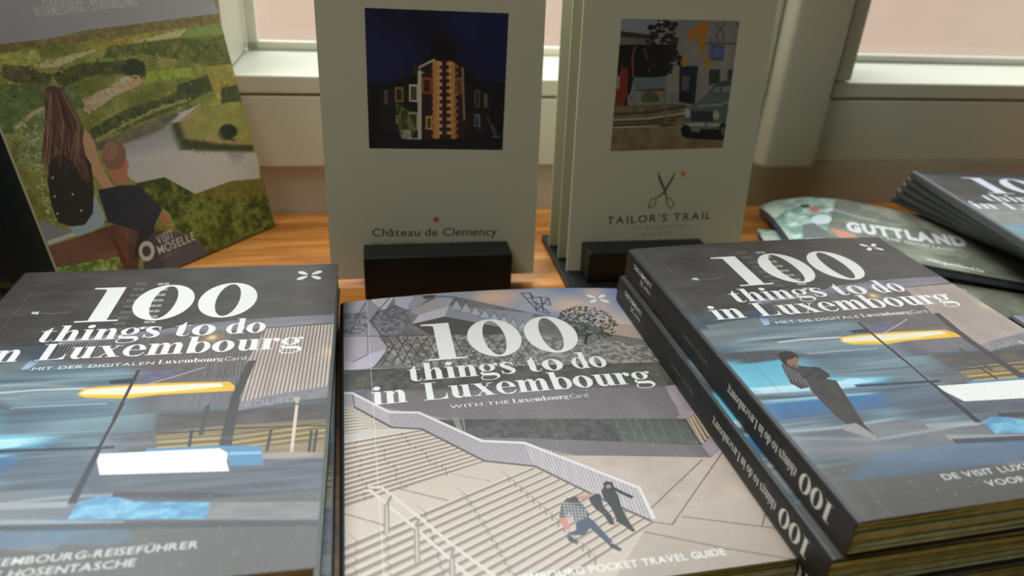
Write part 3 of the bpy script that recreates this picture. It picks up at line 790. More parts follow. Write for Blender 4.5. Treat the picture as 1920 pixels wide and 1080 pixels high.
    a.strips([(330, 158), (495, 160), (850, 320), (1090, 330), (1735, 585)], [(345, 242), (510, 250), (865, 430), (1150, 460), (1800, 762)], 92, (150, 142, 146), .4, .8)
    a.strips([(1090, 330), (1735, 585)], [(1150, 460), (1800, 762)], 30, (222, 214, 212), .3, .9)
    a.poly([(50, 52), (120, 50), (135, 128), (55, 128)], (172, 168, 176)); a.line([(120, 50), (135, 128)], .0005, (120, 116, 124))
    a.line([(50, 52), (120, 50), (330, 158), (495, 160), (850, 320), (1090, 330), (1735, 583), (1818, 755)], .0012, (222, 218, 218))
    a.line([(135, 130), (345, 244), (510, 252), (865, 432), (1150, 462), (1520, 644), (1800, 768)], .0009, (112, 100, 96))
    # hand rails
    for p in ([(185, 600), (225, 600), (470, 805), (800, 1100)], [(215, 580), (285, 580), (500, 750), (690, 910), (950, 1100)]):
        a.line([(x+4, y+6) for x, y in p], .0007, (138, 122, 110), .8); a.line(p, .0010, (214, 202, 190))
    for p in ([(315, 680), (316, 835)], [(482, 815), (488, 1000)], [(682, 985), (686, 1100)]): a.line(p, .0016, (150, 136, 124)); a.line(p, .0006, (196, 184, 172))
    for p in ([(315, 680), (340, 630)], [(478, 800), (500, 760)], [(680, 970), (692, 915)]): a.line(p, .0009, (150, 136, 124))
    # three people sitting and running on the steps
    a.T = c
    a.poly([(250, 640), (300, 640), (340, 680), (375, 735), (350, 780), (300, 780), (262, 720), (235, 760), (208, 750), (215, 680)], (66, 66, 72))
    for i in range(7): a.line([(228+i*20, 655+i*8), (250+i*18, 770)], .0005, (178, 174, 172), .8); a.line([(215, 668+i*17), (350+i*3, 672+i*17)], .00045, (186, 182, 178), .7)
    a.ell((288, 648), 24, 17, (70, 56, 44)); a.line([(315, 640), (360, 632), (400, 624)], .0016, (190, 150, 130)); a.line([(222, 755), (255, 810)], .0020, (206, 140, 122))
    a.poly([(300, 780), (365, 745), (400, 770), (505, 885), (485, 905), (380, 810), (345, 850), (290, 850), (262, 848), (250, 838), (300, 825)], (72, 80, 102))
    a.poly([(485, 900), (510, 895), (560, 930), (545, 940), (490, 915)], (64, 60, 66)); a.poly([(245, 845), (285, 862), (315, 890), (300, 898), (258, 882)], (72, 68, 70))
    a.poly([(370, 640), (410, 618), (440, 640), (455, 690), (500, 740), (518, 790), (490, 790), (455, 735), (408, 700), (385, 672)], (52, 50, 50))
    a.ell((418, 636), 24, 20, (44, 38, 36)); a.ell((520, 792), 14, 8, (196, 140, 120))
    a.poly([(440, 600), (470, 560), (500, 580), (535, 620), (555, 690), (590, 760), (630, 822), (612, 826), (570, 780), (530, 765), (500, 700), (455, 640)], (46, 46, 46))
    a.line([(500, 580), (560, 612), (615, 636)], .0013, (40, 40, 42)); a.poly([(452, 560), (470, 545), (505, 552), (520, 600), (470, 600)], (40, 32, 30)); a.ell((482, 575), 15, 12, (186, 132, 112))
    a.line([(530, 765), (560, 780), (625, 824)], .0012, (44, 42, 42))
    a.T = I
    a.line([(.0118, 0), (.0118, BH)], .0004, (226, 220, 214), .5)
    a.specks(500, (0, .06, BW, BH), (230, 222, 214), .0004, 14)
    a.specks(500, (0, .0, BW, .08), (196, 194, 192), .0003, 15)
    a.grain(5, 8)
    title(a, ((52.0, 25.0), (64.6, 7.6), (77.0, 7.6)))
    subtitle(a, 'WITH THE', 38.8, 60.5, 90.6, 83.0)
    petals(a, (.1172, .0102), .0038, WHITE)
    sans_line(a, 'THE VISIT LUXEMBOURG POCKET TRAVEL GUIDE', 24*mm, 160.6*mm, 108.2*mm, 2.5*mm, (232, 230, 226), bold=0.014, track=0.05)
    return a

def spine_art():
    """x along the guide from head to foot, y from front to back cover"""
    a = Art(BH, TB, 8200, (40, 41, 40))
    a.tex([(0, 0), (BH, 0), (BH, TB), (0, TB)], (36, 37, 37), (46, 47, 45), (40, 4), 50)
    return a
def spine_finish(a):
    S = a.T; a.T = lambda p: np.asarray(p, float)
    # the lettering stands upside down when the guide lies on its back
    fl = Art(BH, TB, 8200, (0, 0, 0))
    W_ = (226, 226, 222)
    serif(fl, '100', 8.6*mm, 9.8*mm, 24.0*mm, 4.3*mm, W_, track=0)
    serif(fl, 'things to do in Luxembourg', 25.6*mm, 8.3*mm, 67.5*mm, 2.5*mm, W_, track=4)
    sans_line(fl, 'NEDERLANDS', 82.5*mm, 7.4*mm, 103*mm, 2.0*mm, (104, 104, 102), 0.0, .08)
    sans_line(fl, 'VISIT', 136*mm, 7.0*mm, 143.2*mm, 1.7*mm, W_, .01, .05)
    petals(fl, (.1458, .0062), .0012, W_)
    sans_line(fl, 'LUXEMBOURG', 136*mm, 10.6*mm, 156.0*mm, 2.2*mm, W_, .02, .04)
    f = fl.a[::-1, ::-1]
    k = np.clip(f/226.0, 0, 1)
    a.a[:] = a.a*(1-k)+f
    a.T = S; a.grain(2.5, 9)
    return a

# leaflets: u right, v down from the top edge
LW, LH = 0.103, 0.2100
A_O = np.array([-.0902, .3213, .004]); A_L = R(6); A_UP = lean_up(WN, A_L)
PG_A = Page(A_O+A_UP*LH, WV, -A_UP)
B_O = np.array([.0283, .3470, .004]); B_UP = lean_up(WN, R(6)); BLW = 0.0972
PG_B = Page(B_O+B_UP*LH, WV, -B_UP)
CREAM = (196, 196, 172)

def castle_art():
    a = Art(LW, LH, 7000, CREAM)
    I = lambda p: np.asarray(p, float)
    z = PG_A.zoomed(680, 10, 3.857)
    a.T = z
    box = [(14, 18), (1056, 58), (1010, 1046), (48, 1034)]
    a.set_clip(box)
    a.tex([(-50, -50), (1150, -50), (1150, 1150), (-50, 1150)], (16, 18, 52), (30, 32, 84), (5, 5), 60)
    a.grad([(-50, 560), (1150, 560), (1150, 1150), (-50, 1150)], (14, 14, 24), (26, 22, 20), alpha=.8)
    a.tex([(20, 560), (110, 600), (120, 1100), (-50, 1100)], (10, 12, 12), (20, 22, 18), (30, 30), 61)
    a.tex([(910, 660), (1100, 640), (1100, 1100), (900, 1100)], (10, 12, 14), (18, 20, 20), (30, 30), 62)
    a.poly([(130, 600), (350, 490), (480, 400), (490, 330), (520, 230), (570, 150), (610, 230), (650, 250), (680, 370), (740, 440), (910, 600), (930, 650), (925, 960), (120, 960)], (18, 16, 18))
    a.poly([(130, 620), (410, 560), (410, 960), (130, 900)], (34, 30, 28)); a.poly([(740, 560), (920, 640), (925, 900), (740, 960)], (30, 26, 26))
    a.poly([(410, 430), (530, 385), (560, 400), (660, 400), (735, 450), (735, 960), (410, 960)], (54, 36, 30))
    a.tex([(556, 400), (624, 400), (624, 965), (556, 965)], (52, 36, 28), (72, 48, 36), (60, 30), 63)
    a.poly([(505, 400), (560, 400), (556, 965), (512, 965)], (206, 152, 92)); a.poly([(622, 400), (668, 415), (676, 965), (640, 965)], (198, 144, 86))
    for i in range(11):
        y = 410+i*50
        a.poly([(540, y), (575, y), (575, y+24), (540, y+24)], (222, 176, 118)); a.poly([(608, y), (645, y), (645, y+24), (608, y+24)], (218, 170, 112))
        a.poly([(500, y+24), (520, y+24), (520, y+46), (500, y+46)], (184, 130, 78)); a.poly([(664, y+20), (690, y+22), (690, y+44), (664, y+42)], (160, 112, 70))
    a.line([(405, 450), (520, 392)], .0010, (196, 186, 150)); a.line([(410, 445), (410, 490), (440, 486)], .0008, (176, 166, 130))
    a.line([(412, 480), (412, 965)], .0018, (206, 204, 184)); a.line([(722, 450), (735, 830)], .0010, (150, 130, 96)); a.line([(400, 965), (330, 962)], .0008, (170, 170, 150))
    for (x0, y0, x1, y1, cc) in ((335, 570, 402, 700, (204, 204, 170)), (232, 590, 295, 700, (150, 116, 64)), (430, 520, 498, 640, (170, 96, 48)), (455, 800, 505, 900, (206, 160, 96)), (332, 770, 400, 900, (170, 172, 142)), (155, 610, 182, 720, (92, 92, 96)), (808, 610, 848, 740, (96, 84, 78)), (876, 640, 902, 740, (120, 102, 82)), (806, 785, 850, 880, (96, 104, 112)), (680, 520, 716, 640, (150, 96, 60)), (240, 790, 278, 860, (150, 140, 96))):
        a.poly([(x0, y0), (x1, y0+(x1-x0)*.05), (x1, y1), (x0, y1-4)], cc); a.poly([(x0+12, y0+16), (x1-12, y0+18), (x1-12, y1-14), (x0+12, y1-16)], tuple(int(v*.42) for v in cc))
    a.tex([(240, 700), (330, 760), (390, 900), (350, 965), (280, 960), (250, 900)], (50, 62, 24), (150, 156, 90), (90, 60), 64, alpha=.8)
    a.tex([(275, 900), (350, 900), (350, 970), (280, 965)], (120, 130, 96), (214, 220, 190), (120, 90), 65, alpha=.8)
    for p in ([(830, 800), (850, 900)], [(900, 800), (930, 880), (960, 950)], [(940, 950), (995, 952)], [(940, 860), (965, 930)]): a.line(p, .0006, (130, 134, 140), .7)
    a.poly([(270, 470), (290, 470), (290, 540), (270, 540)], (60, 30, 30)); a.poly([(365, 430), (395, 430), (395, 500), (365, 500)], (70, 50, 40))
    a.set_clip(None)
    z = PG_A.zoomed(680, 400, 7.111)
    q = z([(125, 305), (1790, 290), (1740, 295)])
    cap = .0046
    def row(txt, p0, p1, cap, colr, bold, al=1.0):
        (u0, v0), (u1, v1) = z([p0])[0], z([p1])[0]
        sans_line(a, txt, u0, v0, u1, cap, colr, bold, .05, al, v1=v1)
    row('Château de Clemency', (122, 308), (1790, 292), .0042, (52, 54, 46), .004)
    row('the "real thing" to stay in Luxembourg', (125, 432), (1790, 410), .0028, (88, 104, 74), -.006, .9)
    a.T = z
    for k in range(4):
        an = R(45*k); a.line([(980-42*math.cos(an), 85-42*math.sin(an)), (980+42*math.cos(an), 85+42*math.sin(an))], .0006, (208, 74, 34))
    a.ell((980, 85), 22, 24, (206, 70, 30))
    a.grain(1.5, 4)
    return a

def tailor_art():
    a = Art(BLW, LH, 7000, CREAM)
    z = PG_B.zoomed(1130, 20, 3.857); a.T = z
    a.set_clip([(138, 58), (990, 74), (868, 992), (56, 1018)])
    a.tex([(0, 0), (1100, 0), (1100, 800), (0, 800)], (128, 128, 122), (146, 144, 136), (12, 12), 70)
    a.poly([(130, 50), (440, 60), (420, 130), (330, 180), (130, 150)], (140, 144, 152)); a.poly([(130, 148), (390, 178), (380, 210), (130, 190)], (58, 54, 48)); a.poly([(130, 195), (370, 205), (360, 250), (130, 240)], (112, 106, 92))
    a.poly([(120, 245), (500, 245), (480, 470), (220, 500), (180, 700), (90, 700)], (24, 22, 24)); a.poly([(135, 400), (185, 420), (180, 600), (150, 700), (85, 700), (100, 560)], (126, 48, 30)); a.poly([(95, 470), (125, 470), (120, 570), (95, 560)], (140, 138, 124))
    a.line([(235, 260), (215, 330), (220, 480)], .0010, (120, 74, 46)); a.line([(300, 280), (345, 400), (330, 450)], .0008, (80, 84, 84))
    a.poly([(225, 480), (450, 485), (450, 590), (225, 580)], (100, 122, 122)); a.poly([(260, 570), (450, 560), (450, 580), (260, 590)], (110, 50, 44)); a.tex([(180, 610), (260, 580), (540, 585), (545, 670), (420, 670), (180, 720)], (112, 114, 110), (136, 136, 128), (40, 40), 71)
    a.tex([(275, 610), (330, 580), (400, 600), (410, 660), (280, 660)], (70, 80, 50), (94, 104, 66), (60, 60), 72)
    a.poly([(470, 450), (545, 450), (545, 600), (465, 590)], (142, 138, 124)); a.poly([(555, 400), (690, 400), (665, 680), (550, 660)], (40, 44, 58)); a.poly([(575, 470), (630, 470), (620, 580), (570, 580)], (88, 90, 92)); a.poly([(555, 590), (640, 590), (635, 670), (550, 655)], (28, 24, 28))
    a.poly([(770, 425), (850, 425), (845, 520), (765, 540)], (64, 64, 48)); a.poly([(905, 425), (960, 425), (955, 500), (900, 500)], (56, 64, 74)); a.poly([(790, 245), (880, 250), (872, 362), (782, 358)], (84, 92, 124)); a.ell((830, 300), 36, 40, (96, 110, 160))
    a.line([(740, 235), (970, 240)], .0005, (50, 50, 44)); a.line([(785, 190), (770, 400)], .0005, (90, 88, 80))
    a.tex([(80, 690), (600, 670), (620, 770), (600, 830), (75, 840)], (104, 92, 66), (132, 118, 88), (30, 40), 73)
    for p, w_ in (([(80, 750), (350, 735), (600, 690)], .0010), ([(78, 800), (350, 790), (600, 750)], .0014), ([(75, 835), (350, 815), (540, 790)], .0008)): a.line(p, w_, (64, 58, 44))
    a.line([(80, 792), (340, 780), (600, 742)], .0010, (176, 164, 130)); a.line([(450, 600), (452, 840)], .0008, (116, 104, 80)); a.poly([(370, 850), (440, 820), (520, 825), (510, 845), (400, 860)], (56, 52, 42))
    a.tex([(60, 850), (600, 830), (900, 860), (900, 1030), (40, 1030)], (116, 100, 76), (140, 124, 98), (30, 40), 74)
    r_ = random.Random(9)
    for i in range(260):
        t = r_.uniform(0, 2*PI); q = math.sqrt(r_.random()); x = 430+110*q*math.cos(t)+(40 if q < .5 else 0); y = 270+210*q*math.sin(t); s_ = r_.uniform(8, 24)
        a.poly([(x-s_, y), (x, y-s_*.6), (x+s_, y), (x, y+s_*.6)], r_.choice([(22, 22, 26), (30, 30, 34), (40, 42, 44)]), .9)
    for (x, y) in ((520, 100), (550, 340), (560, 380), (470, 90), (350, 120)): a.ell((x, y), 26, 20, (26, 26, 30), .9)
    for p in ([(740, 70), (735, 180), (700, 340)], [(735, 90), (680, 160), (625, 240)], [(700, 130), (640, 150), (630, 210)], [(745, 120), (700, 220), (715, 290)]): a.line(p, [.0030, .0026, .0008][:len(p)], (178, 118, 40), .9)
    for (x, y) in ((600, 350), (750, 360), (760, 390), (590, 380)): a.ell((x, y), 26, 26, (170, 130, 44), .8)
    for p in ([(890, 80), (820, 180), (840, 240)], [(810, 90), (870, 150), (880, 240)], [(970, 90), (1000, 140)]): a.line(p, .0007, (82, 84, 66), .8)
    # the old car
    a.poly([(560, 850), (600, 920), (700, 930), (870, 935), (870, 860)], (18, 18, 20))
    a.poly([(590, 720), (620, 690), (680, 670), (760, 600), (800, 540), (860, 505), (960, 500), (930, 800), (880, 860), (640, 840), (590, 800)], (96, 106, 100))
    a.poly([(760, 600), (808, 545), (860, 512), (950, 512), (935, 600)], (68, 76, 78)); a.poly([(780, 595), (815, 552), (850, 548), (850, 596)], (122, 132, 134)); a.poly([(862, 548), (930, 545), (925, 590), (862, 594)], (128, 138, 142))
    a.poly([(640, 725), (800, 728), (795, 800), (640, 800)], (52, 56, 54)); a.line([(690, 690), (850, 680), (910, 660)], .0008, (150, 158, 150)); a.ell((612, 740), 22, 34, (170, 176, 160)); a.ell((820, 755), 24, 34, (166, 172, 158))
    a.poly([(620, 812), (740, 812), (738, 838), (620, 832)], (166, 170, 156)); a.poly([(755, 815), (850, 812), (850, 838), (755, 842)], (160, 164, 150)); a.poly([(640, 842), (705, 848), (700, 880), (640, 872)], (120, 122, 110))
    a.ell((600, 870), 34, 46, (14, 14, 16)); a.ell((868, 870), 30, 56, (20, 20, 22)); a.ell((868, 870), 16, 34, (96, 98, 92))
    a.set_clip(None)
    z = PG_B.zoomed(1120, 310, 7.7125); a.T = z
    G = (104, 100, 78)
    a.line([(878, 90), (900, 190), (960, 330), (985, 400), (1000, 480), (1010, 560), (1050, 630)], [.0002, .0016, .0014, .0012, .0008, .0006, .0005], G)
    a.line([(1130, 85), (1090, 180), (1010, 310), (970, 390), (930, 420), (860, 470)], [.0002, .0013, .0013, .0012, .0009, .0006], G)
    a.line([(1050, 630), (1110, 565), (1075, 500), (1020, 470), (995, 480)], .0005, G)
    a.line([(860, 470), (770, 500), (740, 610), (800, 605), (840, 560), (850, 490)], .0006, G)
    for k in range(4):
        an = R(45*k); a.line([(1240-40*math.cos(an), 122-46*math.sin(an)), (1240+40*math.cos(an), 122+46*math.sin(an))], .0006, (214, 132, 52))
    a.ell((1240, 122), 24, 28, (210, 124, 44))
    def row(txt, p0, p1, cap, colr, bold, tr, al=1.0):
        (u0, v0), (u1, v1) = z([p0])[0], z([p1])[0]
        sans_line(a, txt, u0, v0, u1, cap, colr, bold, tr, al, v1=v1)
    row("TAILOR'S TRAIL", (135, 852), (1632, 775), .0042, (66, 66, 56), .012, .16)
    row('CITY & ADVENTURE', (480, 938), (1280, 905), .0022, (176, 124, 70), 0, .1, .9)
    row('ESCAPE', (650, 1030), (1080, 1010), .0022, (176, 134, 70), 0, .1, .9)
    a.grain(1.5, 5)
    return a

# brochure standing left: u from its right bottom corner
MA = R(62.5); MU = np.array([math.cos(MA), math.sin(MA), 0]); MN = np.array([-math.sin(MA), math.cos(MA), 0])
M_W, M_H, M_LEAN = 0.1235, 0.2100, R(12.5)
M_O = np.array([-.1407, .3913, .001])-MU*M_W
M_UP = lean_up(MN, M_LEAN)
PG_V = Page(M_O+M_UP*M_H, MU, -M_UP)
def river_art():
    a = Art(M_W, M_H, 6500, (196, 196, 204))
    z = PG_V.zoomed(0, 0, 2.077); a.T = z
    a.grad([(-500, -900), (1300, -900), (1300, 200), (-500, 200)], (166, 168, 174), (150, 150, 162))
    a.tex([(-300, 200), (0, 172), (200, 150), (330, 118), (600, 85), (900, 45), (1100, 40), (1200, 1200), (-300, 1400)], (104, 112, 52), (150, 152, 82), (16, 30), 80)
    a.tex([(-300, 200), (0, 172), (200, 150), (330, 118), (600, 85), (900, 45), (900, 90), (600, 120), (300, 165), (0, 200), (-300, 230)], (112, 96, 60), (142, 132, 88), (40, 60), 81)
    a.poly([(160, 245), (330, 200), (520, 160), (730, 110), (700, 145), (420, 180), (220, 262), (150, 265)], (206, 192, 140))
    a.poly([(720, 115), (860, 90), (870, 130), (720, 145)], (128, 150, 78)); a.tex([(0, 210), (150, 190), (160, 240), (60, 270), (0, 260)], (152, 160, 78), (180, 184, 104), (30, 40), 82)
    a.tex([(330, 175), (560, 130), (640, 120), (520, 165), (380, 200)], (150, 136, 56), (176, 160, 76), (50, 60), 83)
    a.tex([(420, 180), (700, 150), (890, 140), (900, 260), (780, 250), (560, 210), (400, 230)], (72, 84, 44), (110, 116, 58), (50, 70), 84)
    a.poly([(570, 280), (740, 262), (760, 300), (640, 312), (560, 330)], (146, 166, 66)); a.tex([(10, 250), (110, 260), (200, 290), (190, 340), (60, 320), (10, 300)], (74, 72, 58), (100, 98, 70), (50, 60), 85)
    a.tex([(200, 290), (300, 250), (480, 235), (560, 250), (570, 300), (460, 290), (330, 300), (240, 345)], (62, 70, 44), (92, 92, 56), (50, 60), 86)
    a.ell((520, 262), 48, 34, (50, 56, 44))
    a.tex([(300, 400), (350, 375), (440, 330), (480, 298), (540, 290), (556, 320), (520, 345), (450, 370), (400, 410), (340, 440)], (186, 150, 120), (220, 190, 158), (60, 70), 87)
    a.tex([(-250, 320), (150, 330), (300, 340), (330, 420), (120, 440), (60, 520), (-250, 520)], (84, 104, 62), (108, 130, 78), (30, 40), 88)
    a.tex([(80, 500), (170, 420), (330, 520), (200, 640), (60, 640)], (104, 118, 74), (150, 160, 108), (40, 60), 89)
    a.line([(60, 500), (130, 440), (170, 420)], .0015, (190, 178, 140))
    a.tex([(320, 520), (480, 430), (640, 380), (830, 290), (840, 340), (700, 420), (540, 480), (380, 545)], (54, 66, 42), (88, 98, 58), (50, 70), 90)
    a.tex([(690, 330), (820, 290), (830, 350), (760, 370), (690, 360)], (52, 60, 40), (74, 84, 50), (50, 70), 91)
    a.line([(370, 545), (600, 430), (740, 385)], .0016, (150, 146, 92))
    a.set_clip([(-300, 215), (200, 175), (600, 110), (1100, 70), (1200, 1200), (-300, 1400)])
    a.dabs(9000, (0, .06, M_W, M_H), .0009, .24, 3, .9, .7)
    a.set_clip(None)
    # river
    a.tex([(480, 560), (560, 540), (640, 500), (660, 450), (740, 425), (790, 400), (700, 470), (690, 560), (770, 590), (1010, 595), (1010, 700), (770, 760), (640, 700), (560, 730), (500, 690), (480, 620)], (180, 184, 196), (206, 208, 216), (12, 40), 92)
    a.tex([(370, 560), (520, 500), (640, 455), (720, 425), (640, 500), (560, 545), (480, 560), (380, 590)], (92, 92, 76), (122, 118, 98), (50, 30), 93)
    a.tex([(700, 480), (780, 430), (900, 395), (940, 400), (985, 560), (860, 560), (730, 545)], (134, 140, 72), (160, 154, 88), (20, 30), 94)
    a.grad([(480, 560), (640, 500), (720, 470), (700, 560), (640, 590), (490, 620)], (132, 134, 132), (178, 182, 192), alpha=.8)
    a.line([(520, 655), (700, 650), (940, 668)], .0006, (222, 224, 228), .7)
    a.line([(780, 420), (710, 470), (720, 540), (860, 556), (985, 560)], .0016, (176, 140, 108)); a.tex([(665, 480), (700, 475), (720, 540), (860, 560), (985, 565), (990, 590), (850, 585), (700, 585)], (48, 56, 40), (72, 80, 52), (60, 80), 95)
    a.ell((888, 515), 36, 32, (40, 46, 38)); a.grad([(880, 590), (950, 590), (945, 650), (905, 650)], (120, 120, 124), (184, 186, 196), alpha=.8)
    a.tex([(800, 260), (900, 250), (960, 380), (850, 400), (820, 330)], (140, 130, 62), (170, 156, 80), (40, 50), 96); a.tex([(860, 340), (930, 330), (950, 390), (860, 405)], (60, 66, 44), (84, 90, 56), (60, 80), 97)
    a.soft([(430, 545), (640, 480), (740, 440), (1000, 590), (1000, 720), (560, 730)], .0016, .0004, .001)
    a.set_clip([(680, 300), (1000, 240), (1040, 600), (700, 610)])
    a.dabs(900, (.06, .06, M_W, .16), .0009, .3, 4, 1.5, .7); a.set_clip(None)
    # bush
    a.tex([(500, 720), (640, 690), (760, 755), (900, 705), (1080, 690), (1120, 900), (1000, 1000), (830, 1010), (690, 900), (660, 830)], (52, 66, 26), (112, 124, 56), (40, 60), 98, contrast=3)
    a.tex([(770, 755), (900, 705), (1060, 690), (1060, 760), (860, 780)], (110, 96, 40), (134, 118, 56), (40, 60), 99, alpha=.7)
    r_ = random.Random(5)
    T = a.T
    for i in range(420):
        x, y = r_.uniform(60, 230), r_.uniform(480, 900)
        if x < 60+(y-480)*.35: continue
        a.ell((x, y), r_.uniform(3, 9), r_.uniform(3, 8), r_.choice([(176, 184, 120), (120, 136, 70), (96, 108, 56), (200, 204, 160)]), .6)
    for i in range(260):
        a.ell((r_.uniform(680, 1050), r_.uniform(760, 960)), r_.uniform(2, 7), r_.uniform(2, 6), r_.choice([(134, 150, 84), (60, 74, 30), (90, 110, 44)]), .6)
    # road, bench, bottom verge
    a.poly([(160, 860), (290, 905), (200, 950), (140, 930)], (130, 134, 140)); a.line([(190, 945), (310, 905)], .0018, (220, 222, 224))
    a.tex([(190, 960), (300, 925), (480, 860), (560, 860), (590, 930), (540, 1050), (210, 1060)], (92, 62, 52), (120, 84, 70), (10, 30), 100)
    a.tex([(210, 1045), (450, 1000), (560, 1010), (560, 1200), (210, 1200)], (78, 110, 34), (170, 190, 110), (50, 70), 101, contrast=3)
    a.poly([(440, 920), (480, 905), (540, 1010), (540, 1060), (480, 1060)], (104, 68, 56)); a.line([(440, 930), (500, 1050)], .002, (84, 54, 46))
    # the couple
    a.poly([(270, 885), (370, 760), (410, 850), (402, 880), (300, 922)], (150, 176, 196)); a.specks(0, (0, 0, 1, 1), (0, 0, 0), 1)
    a.poly([(330, 505), (350, 520), (372, 570), (392, 650), (440, 720), (520, 810), (500, 840), (420, 760), (350, 660), (318, 560)], (206, 148, 116))
    a.line([(505, 825), (530, 850), (548, 892)], [.0055, .0050, .0015], (206, 148, 116)); a.line([(530, 845), (552, 860)], .0018, (206, 150, 118))
    a.poly([(188, 610), (250, 590), (330, 600), (355, 640), (366, 740), (362, 830), (330, 876), (280, 882), (228, 868), (200, 800), (184, 700)], (50, 48, 48))
    for q in ((205, 692), (283, 757), (213, 765), (316, 820), (224, 832)): a.ell(q, 4, 5, (190, 190, 186))
    a.tex([(170, 345), (200, 334), (240, 342), (265, 380), (300, 440), (325, 500), (320, 540), (340, 640), (352, 710), (320, 700), (290, 640), (230, 590), (190, 640), (165, 640), (162, 580), (178, 470)], (76, 56, 50), (122, 92, 78), (70, 24), 102)
    for i in range(26):
        x = 180+i*5.5; a.line([(195+i*2, 360), (x+r_.uniform(-6, 6), 480), (x-10+r_.uniform(-16, 22), 640+r_.uniform(-40, 60))], [.0003, .0007, .0003], r_.choice([(150, 116, 100), (96, 70, 60), (64, 46, 42)]), .7)
    a.poly([(380, 740), (470, 722), (540, 722), (590, 770), (632, 815), (600, 880), (600, 960), (520, 1010), (540, 900), (420, 865)], (46, 50, 62))
    a.poly([(628, 820), (655, 850), (668, 885), (640, 880), (620, 850)], (170, 112, 90)); a.poly([(600, 900), (700, 905), (780, 950), (820, 1000), (700, 1040), (560, 1050), (560, 960)], (78, 80, 90))
    a.poly([(425, 650), (495, 650), (498, 715), (450, 722), (430, 690)], (180, 118, 92)); a.ell((444, 606), 47, 56, (132, 96, 80)); a.ell((430, 590), 30, 36, (158, 120, 102), .6); a.ell((492, 640), 9, 18, (186, 122, 98))
    # emblem and words
    a.poly([(500, 900), (600, 880), (640, 900), (640, 1060), (500, 1060)], (44, 42, 46), .35)
    z2 = PG_V.zoomed(240, 420, 12.0)
    a.T = z2
    a.ell((418, 610), 178, 226, (226, 230, 232), 1, .55)
    def row(txt, p0, p1, cap, colr, bold, zz, al=1.0):
        (u0, v0), (u1, v1) = zz([p0])[0], zz([p1])[0]
        sans_line(a, txt, u0, v0, u1, cap, colr, bold, .08, al, v1=v1)
    row('VISIT', (680, 465), (1040, 300), .0046, (206, 208, 206), .012, z2)
    row('MOSELLE', (690, 700), (1520, 345), .0046, (206, 208, 206), .012, z2)
    row('LUXEMBOURG', (720, 830), (1180, 620), .0018, (130, 130, 132), 0, z2, .7)
    z3 = PG_V.zoomed(40, 0, 8.0)
    row('WORMELDANGE – STADTBREDIMUS', (215, 262), (1750, 75), .0042, (240, 240, 240), .004, z3)
    row('FLAXWEILER – JUNGLINSTER', (330, 100), (1560, -50), .0042, (240, 240, 240), .004, z3)
    a.T = z; a.grain(2, 6)
    a.a = 255*(a.a/255)**.82
    return a

# dark leaflet at the far left: teal band on its right side, leaves beside it
DA = R(60); DU = np.array([math.cos(DA), math.sin(DA), 0]); DN = np.array([-math.sin(DA), math.cos(DA), 0]); D_W = .100; D_H = .2100
D_O = np.array([-.2072, .2955, .001])-DU*(D_W-.0014)
def leaf_art():
    a = Art(D_W, D_H, 5200, (9, 12, 10))
    a.tex([(0, 0), (D_W, 0), (D_W, D_H), (0, D_H)], (6, 8, 6), (18, 24, 14), (16, 30), 110)
    r_ = random.Random(21)
    for i in range(360):
        x, y = r_.uniform(0, D_W-.022), D_H-abs(r_.gauss(0, .05)); s_ = r_.uniform(.0015, .006); t = r_.uniform(0, PI)
        a.poly([(x-s_*math.cos(t), y-s_*math.sin(t)), (x+.3*s_*math.sin(t), y-.3*s_*math.cos(t)), (x+s_*math.cos(t), y+s_*math.sin(t)), (x-.3*s_*math.sin(t), y+.3*s_*math.cos(t))], r_.choice([(86, 126, 40), (44, 72, 26), (130, 170, 60), (60, 96, 40)]), .85)
    a.grad([(D_W-.0172, 0), (D_W, 0), (D_W, D_H), (D_W-.0172, D_H)], (12, 60, 74), (12, 36, 46))
    a.grain(1.5, 7)
    return a

